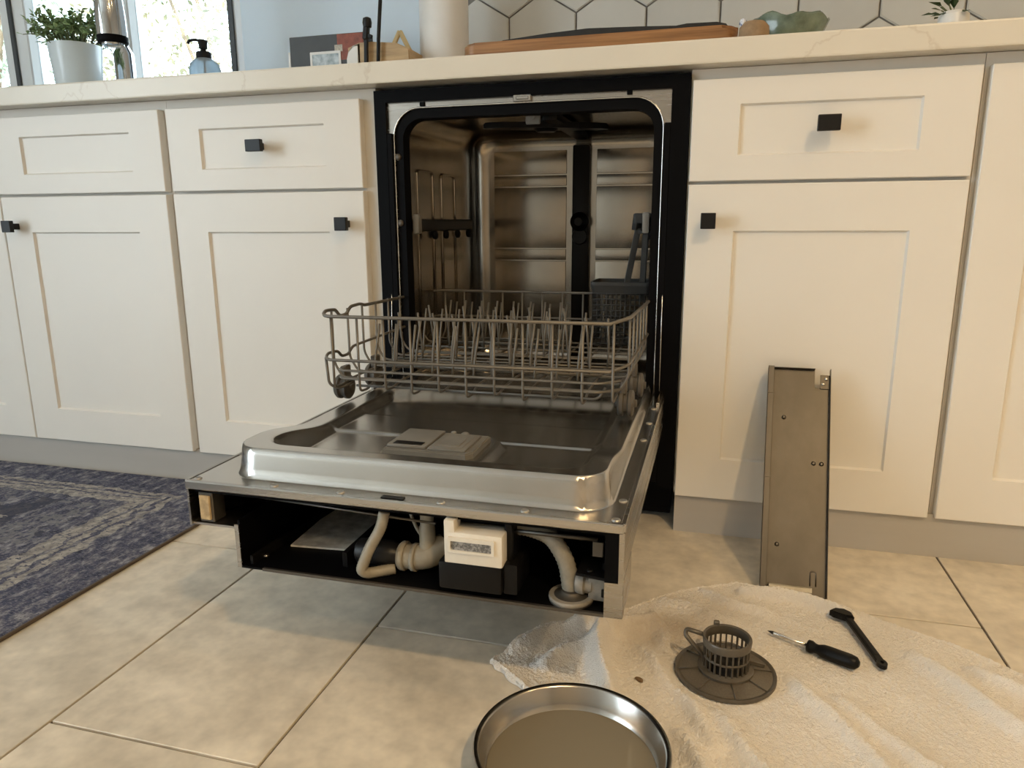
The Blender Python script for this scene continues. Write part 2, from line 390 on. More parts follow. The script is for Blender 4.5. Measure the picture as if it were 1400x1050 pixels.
# ------------------------------------------------------------------ room shell
ZC = 2.5
bm = NB(); box(bm, -3.2, 2.8, -4.2, .75, -.06, -.004)
FLOOR = struct(obj('floor', bm, 'grout'))
def tile_detail():
    m = M['tile']; nt = m.node_tree; N = nt.nodes; K = nt.links; b = N['Principled BSDF']
    old = b.inputs['Base Color'].links[0].from_socket
    tc = N.new('ShaderNodeTexCoord'); oi = N.new('ShaderNodeObjectInfo'); ad = N.new('ShaderNodeVectorMath'); ad.operation = 'ADD'
    sc = N.new('ShaderNodeVectorMath'); sc.operation = 'SCALE'; sc.inputs[0].default_value = (9, 4, 2); K.new(oi.outputs['Random'], sc.inputs['Scale'])
    K.new(tc.outputs['Object'], ad.inputs[0]); K.new(sc.outputs[0], ad.inputs[1])
    n1 = N.new('ShaderNodeTexNoise'); n1.inputs['Scale'].default_value = 38; n1.inputs['Detail'].default_value = 2.5; n1.inputs['Roughness'].default_value = .55; K.new(ad.outputs[0], n1.inputs['Vector'])
    mr = N.new('ShaderNodeMapRange'); mr.inputs[1].default_value = .1; mr.inputs[2].default_value = .9; mr.inputs[3].default_value = .74; mr.inputs[4].default_value = 1.22; K.new(n1.outputs['Fac'], mr.inputs[0])
    hs = N.new('ShaderNodeHueSaturation'); K.new(old, hs.inputs['Color']); K.new(mr.outputs[0], hs.inputs['Value']); K.new(hs.outputs[0], b.inputs['Base Color'])
tile_detail()
def make_tiles():
    x0, wd, ln, g = -.413, .301, .604, .0036
    off = {-6: -.2, -5: -.45, -4: -.29, -3: -.09, -2: -.49, -1: -.291, 0: -.78, 1: -.471, 2: -.33, 3: -.238, 4: -.44, 5: -.10, 6: -.3, 7: -.5}
    bm = NB(); box(bm, -wd/2+g/2, wd/2-g/2, -ln/2+g/2, ln/2-g/2, -.006, 0, .0008)
    src = None
    for i in range(-5, 7):
        xc = x0+wd*(i+.5)
        for j in range(-5, 4):
            y = off[i]+ln*j; yc = y+ln/2
            if yc > .75 or yc < -3.0: continue
            if src is None: src = obj('floor_tile', bm, 'tile', FLOOR); src.location = (xc, yc, 0)
            else: inst(src, 'floor_tile', FLOOR, (xc, yc, 0))
make_tiles()
bm = NB(); box(bm, -3.2, 2.8, -4.2, .75, ZC, ZC+.06); struct(obj('ceiling', bm, 'ceil'))
bm = NB(); box(bm, 2.8, 2.9, -4.2, .75, 0, ZC); struct(obj('wall_right', bm, 'wallwarm'))
bm = NB(); box(bm, -3.2, 2.8, -4.3, -4.2, 0, ZC); struct(obj('wall_front', bm, 'wallwarm'))
# left wall with an unseen opening added for the cool fill lamp
bm = NB(); box(bm, -3.3, -3.2, -4.2, -3.9, 0, ZC); box(bm, -3.3, -3.2, -1.9, .60, 0, ZC); box(bm, -3.3, -3.2, -3.9, -1.9, 2.15, ZC)
struct(obj('wall_left', bm, 'wallwarm'))
# back wall with the window opening
WX0, WX1, WZ0, WZ1 = -2.75, -.996, .99, 2.2
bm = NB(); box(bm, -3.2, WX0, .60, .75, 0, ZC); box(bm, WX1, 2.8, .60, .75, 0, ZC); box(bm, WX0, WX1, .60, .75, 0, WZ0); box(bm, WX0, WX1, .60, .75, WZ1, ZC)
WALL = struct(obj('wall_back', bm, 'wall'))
bm = NB(); box(bm, -.375, 1.75, .5965, .60, .9145, 1.75)
obj('backsplash_grout', bm, 'hexgrout', WALL)
def make_hex():
    hw, s, h, g = .0890, .0305, .055, .0021
    bm = NB()
    pts = [(hw-g, s-.001), (0, s+h-g*1.2), (-hw+g, s-.001), (-hw+g, -s+.001), (0, -s-h+g*1.2), (hw-g, -s+.001)]
    a = [bm.verts.new((x, 0, z)) for x, z in pts]; b = [bm.verts.new((x, -.006, z)) for x, z in pts]
    f = bm.faces.new(b); bm.faces.new(a[::-1])
    for k in range(6): bm.faces.new((a[k], b[k], b[(k+1) % 6], a[(k+1) % 6]))
    bmesh.ops.bevel(bm, geom=list(f.edges), offset=.0022, segments=2, affect='EDGES')
    src = None
    for r in range(-1, 4):
        zc = 1.1015+.116*r
        for i in range(-1, 12):
            xc = -.187-.089+.178*i+(.089 if r % 2 else 0)
            if xc-hw < -.375 or xc+hw > 1.8: continue
            if src is None: src = obj('hexagon_tile', bm, 'hex', WALL); src.location = (xc, .5965, zc)
            else: inst(src, 'hexagon_tile', WALL, (xc, .5965, zc))
make_hex()
# window over the sink
win = bpy.data.objects.new('window_1', None); win.location = ((WX0+WX1)/2, .69, WZ0); COL.objects.link(win); win['kind'] = 'structure'
bm = NB(); ring_frame(bm, rrect(WX0, WX1, WZ0, WZ1, .001, 1), rrect(WX0+.04, WX1-.062, WZ0+.03, WZ1-.05, .001, 1), .655, .735); obj('window_frame', bm, 'winframe', win)
for x, wd in ((-1.460, .020), (-1.895, .052)):
    bm = NB(); box(bm, x-wd, x+wd, .66, .73, WZ0+.03, WZ1-.05, .004); mu = obj('mullion', bm, 'winframe', win)
    bm = NB(); box(bm, x-.010, x+.004, .652, .662, WZ0+.03, WZ1-.05); obj('seal_strip', bm, 'seal', mu)
bm = NB(); box(bm, WX1-.078, WX1-.062, .648, .70, WZ0+.03, WZ1-.05); obj('edge_seal', bm, 'seal', win)
for x0, x1 in ((WX0+.04, -1.947), (-1.843, -1.480), (-1.440, WX1-.062)):
    bm = NB(); box(bm, x0, x1, .694, .698, WZ0+.03, WZ1-.05); obj('pane', bm, 'glass', win)
# garden beyond the window
bm = NB(); box(bm, -14, 8, .9, 16, -.5, -.4); struct(obj('garden_ground', bm, 'ground'))
def shrub(name, label, cx, cy, h, r, n, leafmat, seed, ls=.045, trunk=True):
    rnd = random.Random(seed)
    t = thing(name, label, 'tree', (cx, cy, -.4))
    bm = NB()
    for s in range(5):
        a = rnd.uniform(0, 2*PI); q = rnd.uniform(.1, .75)*r
        top = (cx+q*math.cos(a), cy+q*math.sin(a), -.4+h*rnd.uniform(.7, .98))
        tube(bm, fillet([(cx+.05*math.cos(a), cy+.05*math.sin(a), -.4), (cx+.3*q*math.cos(a+.4), cy+.3*q*math.sin(a+.4), -.4+h*.4), top], .3), .012+.01*rnd.random(), 6)
    obj('trunk', bm, 'bark', t)
    bm = NB()
    for i in range(n):
        while True:
            u = Vector((rnd.uniform(-1, 1), rnd.uniform(-1, 1), rnd.uniform(-1, 1)))
            if u.length < 1: break
        c = Vector((cx+u.x*r, cy+u.y*r*.7, -.4+h*.55+u.z*h*.47))
        if mnoise.noise(c*2.6+Vector((seed, 0, 0))) < -.08: continue
        d = Vector((rnd.gauss(0, 1), rnd.gauss(0, 1), rnd.gauss(0, 1))).normalized(); e = d.orthogonal().normalized()
        l = ls*rnd.uniform(.6, 1.3)
        bm.faces.new([bm.verts.new(p) for p in (c-d*l, c+e*l*.4, c+d*l, c-e*l*.4)])
    o = obj('foliage', bm, leafmat, t, fixn=False)
    return t
shrub('garden_shrub', 'tall loose green shrub outside the window behind the plant pot', -5.9, 3.6, 3.9, 1.4, 12000, 'outleaf2', 11, .03)
shrub('garden_shrub', 'brown-green speckled bush outside the window behind the soap bottle', -3.0, 3.7, 3.8, 1.4, 12000, 'outleaf', 23, .03)

# ------------------------------------------------------------------ countertop, toe kicks
bm = NB(); box(bm, -3.1, 1.8, -.023, .597, .874, .914, .0035, 2)
tag(obj('countertop', bm, 'counter'), 'long cream quartz countertop slab with faint brown vein', 'countertop')
bm = NB(); box(bm, -2.19, -.312, .011, .03, 0, .083); struct(obj('trim_1', bm, 'toe'))
bm = NB(); box(bm, .3125, 1.75, .011, .03, 0, .083); struct(obj('trim_2', bm, 'toe'))

# ------------------------------------------------------------------ cabinets
def shaker(name, parent, x0, x1, z0, z1, st=.0815, rail=None, deep=.006):
    if rail is None: rail = st
    bm = NB()
    o = rrect(x0, x1, z0, z1, .0008, 1); i = rrect(x0+st, x1-st, z0+rail, z1-rail, .0008, 1); i2 = rrect(x0+st+.003, x1-st-.003, z0+rail+.003, z1-rail-.003, .0008, 1)
    ob = rrect(x0+.0015, x1-.0015, z0+.0015, z1-.0015, .0008, 1)
    bridge(bm, [[(x, .019, z) for x, z in o], [(x, .0015, z) for x, z in o], [(x, 0, z) for x, z in ob], [(x, 0, z) for x, z in i], [(x, deep, z) for x, z in i2], [(x, .019, z) for x, z in i2], [(x, .019, z) for x, z in o]])
    bmesh.ops.remove_doubles(bm, verts=bm.verts, dist=1e-6)
    d = obj(name, bm, 'cab', parent)
    bm = NB(); box(bm, x0+st-.004, x1-st+.004, deep, .016, z0+rail-.004, z1-rail+.004); obj('panel', bm, 'cab', d)
    return d
def knob(parent, x, z, wd, ht):
    bm = NB(); box(bm, x-.007, x+.007, -.022, 0, z-.007, z+.007, .001)
    box(bm, x-wd/2, x+wd/2, -.032, -.021, z-ht/2, z+ht/2, .0015, 2)
    k = obj('knob', bm, 'black', parent); k['label'] = 'square black metal knob'
ZD0, ZD1, ZB0, ZB1 = .6805, .8527, .079, .675
def carcass(t, x0, x1):
    bm = NB(); box(bm, x0, x1, .0195, .585, .079, .873)
    obj('body', bm, 'carcass', t)
t = thing('base_cabinet', 'white two-door sink base cabinet under the window, left of the rug end', 'cabinet', (-1.29, .3, 0))
t['label'] = 'white two-door sink cabinet under the plant pot at the left edge'
carcass(t, -1.79, -.8045)
shaker('drawer_front', t, -1.756, -1.2855, ZD0, ZD1, rail=.044); shaker('drawer_front', t, -1.2825, -.8125, ZD0, ZD1, rail=.044)
shaker('door', t, -1.756, -1.2855, ZB0, ZB1); d = shaker('door', t, -1.2825, -.8125, ZB0, ZB1); knob(d, -1.243, .607, .026, .027)
t = thing('base_cabinet', 'white shaker cabinet with one drawer and one door, left of the dishwasher', 'cabinet', (-.56, .3, 0))
carcass(t, -.8035, -.3065)
d = shaker('drawer_front', t, -.7945, -.3335, ZD0, ZD1, rail=.044); knob(d, -.563, .768, .036, .024)
d = shaker('door', t, -.7945, -.3335, ZB0, ZB1); knob(d, -.374, .609, .027, .027)
t = thing('base_cabinet', 'white shaker cabinet with one drawer and one door, behind the leaning metal panel', 'cabinet', (.54, .3, 0))
carcass(t, .309, .7695)
d = shaker('drawer_front', t, .3125, .764, ZD0, ZD1, rail=.043); knob(d, .537, .770, .036, .026)
d = shaker('door', t, .3125, .764, ZB0, ZB1); knob(d, .350, .611, .026, .028)
t = thing('base_cabinet', 'tall-door white cabinet at the right edge of the photo', 'cabinet', (1.0, .3, 0))
carcass(t, .7705, 1.25)
shaker('door', t, .7765, 1.235, ZB0, ZD1)

# ------------------------------------------------------------------ dishwasher
DW = thing('dishwasher', 'open stainless dishwasher with its door lowered and front cover off', 'dishwasher', (0, .25, 0))
DX0, DX1, DYF, DZ = -.297, .283, -.632, .279       # door outline and the height of its flange
# black surround
bm = NB(); box(bm, -.3055, -.281, .008, .56, .09, .866); box(bm, .276, .3075, .008, .56, .09, .866); box(bm, -.281, .276, .008, .56, .843, .866)
obj('outer_casing', bm, 'void', DW)
bm = NB(); box(bm, -.300, .302, .07, .56, .012, .20); obj('base_box', bm, 'void', DW)
# front flange of the tub
OP = rrect(-.268, .263, .235, .832, .055, 8)
bm = NB(); ring_frame(bm, rrect(-.281, .276, .205, .843, .004, 8), OP, .016, .030)
autosmooth(obj('tub_flange', bm, 'steel', DW))
bm = NB()
tube(bm, [(x, .015, z) for x, z in OP], .0016, 6, closed=True); obj('flange_bead', bm, 'edge', DW, smooth=True)
bm = NB(); box(bm, -.2812, -.2698, .0085, .016, .10, .785, .001); obj('side_seal', bm, 'rubber', DW)
bm = NB(); box(bm, .2648, .2762, .0085, .016, .10, .785, .001); obj('side_seal', bm, 'rubber', DW)
bm = NB(); ring_frame(bm, rrect(-.2665, .2615, .2365, .8305, .0535, 8), rrect(-.250, .246, .253, .812, .04, 8), .018, .05)
autosmooth(obj('door_gasket', bm, 'rubber', DW))
# tub
def make_tub():
    bm = NB(); loops = []
    def lp(y, ins, r): return [(x, y, z) for x, z in rrect(-.258+ins, .253-ins, .238+ins, .834-ins, r, 8)]
    loops.append(lp(.031, 0, .045)); loops.append(lp(.25, 0, .045)); loops.append(lp(.465, 0, .045))
    for k in range(1, 7):
        a = PI/2*k/6; loops.append(lp(.465+.04*math.sin(a), .04*(1-math.cos(a)), .045))
    L = bridge(bm, loops, smooth=True); bm.faces.new(L[-1])
    bmesh.ops.reverse_faces(bm, faces=bm.faces)
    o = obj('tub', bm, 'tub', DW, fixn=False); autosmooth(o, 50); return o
TUB = make_tub()
for x0, x1 in ((-.205, -.012), (.066, .215)):
    for z0, z1 in ((.7305, .79), (.701, .7285), (.5435, .699), (.5125, .5415), (.30, .5105)):
        bm = NB(); box(bm, x0, x1, .5005, .507, z0+.0008, z1-.0008, .0015, 2); autosmooth(obj('embossed_panel', bm, 'tub', TUB))
# embossed ribs of the left and right tub walls
for xw, s in ((-.258, 1), (.253, -1)):
    for y0, y1 in ((.10, .19), (.245, .335)):
        bm = NB()
        tube(bm, fillet([(xw+s*.001, y0, .33), (xw+s*.001, y0, .72), (xw+s*.001, y1, .72), (xw+s*.001, y1, .33)], .012), .003, 6); obj('wall_rib', bm, 'tub', TUB, smooth=True)
# spray column, upper spray arm, ceiling duct
bm = NB(); box(bm, .006, .050, .484, .507, .25, .80, .006, 2); box(bm, .012, .044, .12, .49, .812, .829, .005, 2)
col = autosmooth(obj('feed_column', bm, 'blackpl', DW))
bm = NB(); lathe(bm, [(.021, 0), (.024, -.004), (.024, -.012), (.012, -.02), (.010, -.03)], (.028, .486, .611), 20, 'Y'); obj('column_port', bm, 'blackpl', col, smooth=False)
bm = NB(); lathe(bm, [(.019, 0), (.021, -.004), (.019, -.012)], (.028, .486, .574), 20, 'Y'); obj('column_port', bm, 'blackpl', col)
bm = NB()
prof = [(.0, .030), (.03, .026), (.08, .021), (.12, .016), (.135, .006)]
pts = [(x, w_) for x, w_ in prof]+[(x, -w_) for x, w_ in prof[::-1]]
allp = pts+[(-x, -w_) for x, w_ in prof[1:]]+[(-x, w_) for x, w_ in prof[:0:-1]]
prism(bm, allp, -.006, .006, .003); bm.transform(Matrix.Translation((.0, .21, .812)) @ Matrix.Rotation(.35, 4, 'Z'))
lathe(bm, [(.02, -.012), (.026, -.006), (.026, .012), (.018, .02)], (.0, .21, .812), 20)
autosmooth(obj('upper_spray_arm', bm, 'blackpl', DW))
bm = NB(); box(bm, -.012, .018, .078, .082, .800, .828, .002); lathe(bm, [(.005, 0), (.005, -.003)], (.003, .078, .814), 12, 'Y'); obj('latch_bracket', bm, 'disp', DW)
# upper rack rails
for xw, s, nm in ((-.255, 1, 'left'), (.250, -1, 'right')):
    bm = NB(); box(bm, min(xw, xw+s*.012), max(xw, xw+s*.012), .06, .43, .592, .618, .003); r_ = obj('rack_rail', bm, 'blackpl', DW)
    x2 = xw+s*.016
    bm = NB(); box(bm, x2-.007, x2+.007, .042, .062, .588, .628, .004, 2); autosmooth(obj('rail_stop', bm, 'disp', r_))
    for y in (.15, .22, .30, .38):
        bm = NB(); lathe(bm, [(.008, -.004), (.010, -.002), (.010, .004), (.006, .006)], (x2, y, .584), 14, 'X'); obj('rail_roller', bm, 'rubber', r_)
# small fittings on the flange
for x, z in ((-.205, .838), (.200, .840)):
    bm = NB(); box(bm, x-.005, x+.005, .012, .018, z-.004, z+.004, .001); obj('flange_clip', bm, 'rubber', DW)
bm = NB(); box(bm, -.018, .016, .006, .018, .833, .845, .001); box(bm, -.012, .012, .004, .008, .836, .842, .001); obj('latch_strike', bm, 'steel', DW)
for z in (.74, .61):
    bm = NB(); lathe(bm, [(.007, 0), (.006, -.003), (.003, -.005)], (-.262, .018, z), 12, 'Y'); obj('gasket_screw', bm, 'greypl', DW)

# lowered door: outer shell, stamped liner
bm = NB()
# shell: two side cheeks, bottom skin and a front lip; the end is open
box(bm, DX0, DX0+.003, DYF, .012, .216, DZ-.001); box(bm, DX1-.003, DX1, DYF, .012, .207, DZ-.001)
box(bm, DX0+.003, DX1-.003, -.42, .012, .207, .2095); box(bm, DX0+.003, -.226, DYF+.004, -.42, .216, .219)
DOOR = obj('door', bm, 'steel', DW)
bm = NB(); box(bm, DX0+.003, DX1-.003, DYF+.006, .01, .262, .266); box(bm, DX0+.003, DX1-.003, -.425, -.42, .2, .262); obj('liner_back_sheet', bm, 'void', DOOR)
bm = NB(); box(bm, DX0, DX1, DYF-.003, DYF+.004, .268, DZ+.001, .0015); box(bm, DX1-.004, DX1+.002, DYF, -.01, .268, DZ+.001, .001); box(bm, DX0-.002, DX0+.004, DYF, -.01, .268, DZ+.001, .001)
obj('edge_trim', bm, 'steel', DOOR)
def sstep(a, b, x):
    t = max(0., min(1., (x-a)/(b-a))); return t*t*(3-2*t)
def sdf_rr(x, y, x0, x1, y0, y1, r):
    cx, cy = (x0+x1)/2, (y0+y1)/2; hx, hy = (x1-x0)/2-r, (y1-y0)/2-r
    qx, qy = abs(x-cx)-hx, abs(y-cy)-hy
    return math.hypot(max(qx, 0), max(qy, 0))+min(max(qx, qy), 0)-r
def liner_h(x, y):
    z = DZ
    do = sdf_rr(x, y, -.254, .262, -.606, .30, .045)
    rim = .041-.018*sstep(-.54, -.40, y)                     # rim, lower along the rack tracks
    z += rim*sstep(.0, -.0075, do)
    di = sdf_rr(x, y, -.215, .226, -.575, .30, .035)
    zin = .288
    # stamped cross bands
    zin += .0035*sstep(-.408, -.396, y)-.0045*sstep(-.305, -.285, y)
    zin += .022*sstep(-.205, -.150, y)
    # raised seat of the dispenser
    dd = sdf_rr(x, y, -.072, .080, -.535, -.415, .02)
    zin += .013*sstep(.012, -.004, dd)
    k = sstep(.002, -.020, di)
    z = z*(1-k)+zin*k
    return z
def make_liner():
    bm = NB(); xs = [DX0+.002+i*(DX1-DX0-.004)/260 for i in range(261)]
    y0, y1 = DYF+.002, -.002; ys = [y0+i*(y1-y0)/280 for i in range(281)]
    g = [[bm.verts.new((x, y, liner_h(x, y))) for x in xs] for y in ys]
    for j in range(280):
        for i in range(260):
            f = bm.faces.new((g[j][i], g[j][i+1], g[j+1][i+1], g[j+1][i])); f.smooth = True
    return obj('inner_liner', bm, 'liner', DOOR, fixn=False)
make_liner()
for x, y in ((-.285, -.622), (-.17, -.621), (-.075, -.621), (.06, -.621), (.165, -.621), (.272, -.620), (.273, -.56), (.273, -.30), (.273, -.20), (.273, -.10)):
    z = liner_h(x, y); bm = NB(); lathe(bm, [(.0055, 0), (.005, .0012), (.0025, .0022), (.002, .0012)], (x, y, z), 14); obj('liner_screw', bm, 'screwsteel', DOOR)
bm = NB(); box(bm, -.018, .012, -.626, -.617, DZ, DZ+.0015, .0005); obj('latch_slot', bm, 'blackpl', DOOR)
# soap dispenser
DISP = None
DT = Matrix.Translation((0, .012, .0065))
bm = NB(); prism(bm, [(-.062, -.536), (.058, -.536), (.066, -.525), (.066, -.445), (-.050, -.445), (-.062, -.46)], .293, .303, .002)
bm.transform(DT); DISP = obj('soap_dispenser', bm, 'disp', DW)
bm = NB(); box(bm, -.058, -.001, -.531, -.449, .303, .3075, .002, 2); bm.transform(DT); autosmooth(obj('dispenser_lid', bm, 'disp', DISP))
bm = NB(); box(bm, -.050, -.008, -.526, -.513, .3066, .3082); bm.transform(DT); obj('lid_slot', bm, 'blackpl', DISP)
bm = NB(); box(bm, .002, .056, -.531, -.456, .303, .3065, .0015, 2)
box(bm, .008, .050, -.526, -.462, .3060, .3078, .001); box(bm, .014, .044, -.520, -.480, .3070, .3086, .0008)
bm.transform(DT); autosmooth(obj('rinse_aid_cover', bm, 'disp', DISP))
bm = NB(); lathe(bm, [(.006, 0), (.006, .003), (.003, .005)], (.03, -.453, .303), 14); lathe(bm, [(.004, 0), (.004, .004), (.002, .005)], (.012, -.452, .303), 12); bm.transform(DT); obj('dispenser_catch', bm, 'disp', DISP)
# hinge arms along the right and left edge
for x in (-.290, .2785):
    bm = NB(); box(bm, x-.003, x+.003, -.09, .02, .275, .288, .001); obj('hinge_arm', bm, 'edge', DOOR)
    bm = NB(); tube(bm, [(x-.004 if x > 0 else x+.004, .0, .29), (x-.006 if x > 0 else x+.006, .012, .52)], .0012, 6); obj('hinge_cable', bm, 'edge', DOOR)

# open lower end with pump, hoses and control module
bm = NB()
box(bm, -.228, -.222, DYF, DYF+.012, .163, .224); obj('tray_corner_post', bm, 'steel', DW)
bm = NB(); prism(bm, [(-.222, DYF), (.262, DYF), (.252, -.43), (-.222, -.43)], .163, .166)
prism(bm, [(-.224, DYF+.002), (-.221, DYF+.002), (-.221, -.43), (-.224, -.43)], .163, .23)
prism(bm, [(.255, DYF+.03), (.258, DYF+.03), (.2545, -.43), (.2515, -.43)], .163, .215)
box(bm, -.224, .254, -.433, -.43, .163, .215)
TRAY = obj('base_tray', bm, 'void', DW)
bm = NB(); box(bm, -.19, .262, DYF-.001, DYF+.003, .1625, .1665); obj('tray_lip', bm, 'galv', TRAY)
bm = NB(); box(bm, .262, .2835, DYF-.001, DYF+.002, .163, .207); box(bm, .281, .2835, DYF, -.545, .163, .2075); obj('end_plate', bm, 'steel', TRAY)
bm = NB(); box(bm, .262, .2835, DYF-.0012, DYF+.0018, .207, .27); o = obj('end_plate_upper', bm, 'void', TRAY)
bm = NB(); box(bm, .278, .2838, DYF-.002, DYF+.002, .207, .27); obj('end_plate_edge', bm, 'steel', TRAY)
bm = NB(); prism(bm, [(-.190, -.565), (-.088, -.556), (-.100, -.434), (-.198, -.434)], .1665, .169)
obj('dusty_plate', bm, 'dusty', TRAY)
bm = NB(); prism(bm, [(-.213, -.625), (-.209, -.625), (-.192, -.434), (-.20, -.434)], .166, .178); obj('tray_rib', bm, 'blackpl', TRAY)
bm = NB(); box(bm, -.090, -.083, -.60, -.434, .166, .186); obj('tray_rib', bm, 'blackpl', TRAY)
bm = NB(); lathe(bm, [(.0045, 0), (.004, .002), (.002, .003)], (-.206, -.60, .1665), 12); obj('tray_screw', bm, 'screwsteel', TRAY)
bm = NB(); tube(bm, [(-.21, -.60, .252), (.05, -.615, .2485)], .0018, 6); tube(bm, [(.14, -.612, .249), (.25, -.612, .249)], .0028, 6); obj('support_rod', bm, 'galv', DW)
# tan insulation block and bracket in the left end
bm = NB(); box(bm, -.285, -.263, -.626, -.60, .2195, .262, .0015); BR = obj('end_bracket', bm, 'galv', DW)
bm = NB(); box(bm, -.282, -.266, -.629, -.624, .224, .258, .001); obj('insulation_block', bm, 'tan', BR)
# left drain hose
def hose(bm, pts, r, n=12, corr=0., pitch=.004):
    p = fillet(pts, .05, 10); q = []
    for a, b in zip(p, p[1:]):
        k = max(1, int((b-a).length/(pitch/2)))
        for i in range(k): q.append(a.lerp(b, i/k))
    q.append(p[-1])
    rad = [r+(corr if (i % 2) else -corr) for i in range(len(q))] if corr else None
    return tube(bm, q, r, n, rad=rad)
bm = NB(); hose(bm, [(-.020, -.612, .256), (-.024, -.615, .235), (-.040, -.622, .205), (-.050, -.625, .178), (-.044, -.620, .1715), (-.015, -.600, .1725)], .0072, 12, .0002); obj('drain_hose', bm, 'hose', DW, smooth=True)
bm = NB(); lathe(bm, [(.0105, .198), (.0115, .202), (.0105, .206), (.0105, .228), (.009, .232), (.009, .258)], (.026, -.585, 0), 20); PUMP = obj('sump_pipe', bm, 'hose', DW)
autosmooth(PUMP)
bm = NB(); hose(bm, [(-.012, -.588, .186), (.012, -.588, .186), (.030, -.586, .19), (.045, -.57, .20)], .0165, 18); obj('sump_elbow', bm, 'hose', PUMP, smooth=True)
bm = NB(); lathe(bm, [(.0185, -.004), (.0195, -.002), (.0195, .002), (.0185, .004)], (-.006, -.588, .186), 20, 'X'); lathe(bm, [(.0185, -.003), (.0185, .003)], (.010, -.588, .186), 20, 'X'); obj('pipe_clamp', bm, 'hose', PUMP)
bm = NB(); lathe(bm, [(.010, -.062), (.016, -.058), (.0185, -.045), (.0185, -.012), (.016, -.006), (.014, 0)], (-.012, -.588, .186), 20, 'X'); autosmooth(obj('pump_motor', bm, 'black', DW))
bm = NB(); tube(bm, fillet([(-.005, -.57, .245), (.004, -.572, .222), (.018, -.575, .205)], .02), .0026, 8); obj('small_tube', bm, 'hose', DW, smooth=True)
# control module
bm = NB(); box(bm, .071, .1425, -.640, -.605, .211, .2515, .003, 2); box(bm, .0695, .083, -.6395, -.615, .211, .2655, .002, 2)
CM = autosmooth(obj('control_module', bm, 'whitepl', DW)); CM['label'] = 'cream white plastic control module'
bm = NB(); box(bm, .0775, .1300, -.6408, -.638, .2285, .2420); obj('label_window', bm, 'label', CM)
bm = NB(); ring_frame(bm, rrect(.0750, .1330, .2265, .2460, .001, 1), rrect(.0785, .1295, .2295, .2410, .001, 1), -.6425, -.640); obj('window_rim', bm, 'whitepl', CM)
bm = NB(); box(bm, .060, .1405, -.637, -.56, .1745, .2105, .004, 2); box(bm, .1405, .1585, -.632, -.57, .1745, .214, .003, 2); box(bm, .139, .150, -.620, -.58, .205, .261, .002)
autosmooth(obj('control_box_base', bm, 'blackpl', DW))
# right corrugated hose, valve
bm = NB(); hose(bm, [(.138, -.590, .246), (.165, -.592, .246), (.192, -.596, .240), (.212, -.60, .212), (.218, -.602, .172)], .0105, 16, .00045, .005); HZ = obj('corrugated_hose', bm, 'hosegrey', DW, smooth=True)
bm = NB(); lathe(bm, [(.012, .010), (.016, .006), (.026, .004), (.027, .001), (.027, -.004), (.023, -.006)], (.219, -.606, .168), 28); o = obj('valve_flange', bm, 'galv', DW); autosmooth(o)
bm = NB(); lathe(bm, [(.0265, .0), (.0275, .002), (.0275, .004), (.0265, .006)], (.219, -.606, .167), 28); obj('flange_ring', bm, 'valve', o)
bm = NB(); box(bm, .240, .268, -.612, -.585, .170, .199, .003, 2); lathe(bm, [(.012, -.016), (.0145, -.012), (.0145, -.006), (.012, -.004), (.012, .004)], (.240, -.602, .187), 18, 'X')
VB = autosmooth(obj('inlet_valve', bm, 'valve', DW))
bm = NB(); box(bm, .256, .264, -.6135, -.610, .176, .187, .001); obj('valve_plug', bm, 'blackpl', VB)
bm = NB(); prism(bm, [(.226, -.618), (.279, -.627), (.279, -.56), (.226, -.56)], .2035, .2065, .001); lathe(bm, [(.004, 0), (.004, .002), (.002, .003)], (.242, -.61, .2065), 12); obj('valve_bracket', bm, 'blackpl', DW)
bm = NB(); box(bm, .2435, .256, -.606, -.602, .224, .243, .0006); obj('wire_tag', bm, 'galv', DW)

# ------------------------------------------------------------------ lower dish rack
RX0, RX1, RY0, RY1 = -.262, .247, -.333, .205
RK = thing('dish_rack', 'grey wire lower dish rack pulled out over the dishwasher door', 'dish rack', (-.007, -.06, .30))
def wire(name, pts, r=.0022, parent=RK, fr=.012, closed=False, n=7):
    bm = NB(); tube(bm, pts if closed else fillet(pts, fr), r, n, closed=closed); return obj(name, bm, 'wire', parent, smooth=True)
ZT, ZM, ZF = .4635, .391, .346
def loop_pts(z, dip, ins=0., r=.02, zb=None):
    zb = z if zb is None else zb
    def zz(y): return z+(zb-z)*(y-RY0)/(RY1-RY0)
    x0, x1, y0, y1 = RX0+ins, RX1-ins, RY0+ins, RY1-ins
    p = [(x1-.025, y0, z+.000), (x1, y0+.03, z+.006), (x1, y1-.02, zz(y1)), (x1-.02, y1, zb), (x0+.02, y1, zb), (x0, y1-.02, zb),
         (x0, y0+.17, zz(y0+.17)), (x0, y0+.155, zz(y0)+dip*.2), (x0, y0+.115, z+.001), (x0, y0+.10, z-dip), (x0, y0+.075, z-dip), (x0, y0+.062, z+.002), (x0, y0+.025, z+.004), (x0+.012, y0, z-.002)]
    q = [Vector(v) for v in p]; q = q+[q[0]]
    f = fillet(q, r, 4); return f[:-1]
wire('top_rim', loop_pts(ZT, .011, zb=.456), .0030, closed=True)
wire('middle_rim', loop_pts(ZM, .010, zb=.398), .0026, closed=True)
for z, y in ((.372, RY0+.001), (.358, RY0+.003)):
    wire('front_wire', [(RX0+.03, y+.01, z), (RX0+.04, y, z), (RX1-.04, y, z), (RX1-.012, y+.03, z)], .0022)
wire('front_wire', [(RX0+.05, RY0+.03, .341), (RX1-.045, RY0+.03, .341), (RX1-.035, RY0+.03, .36)], .0022)
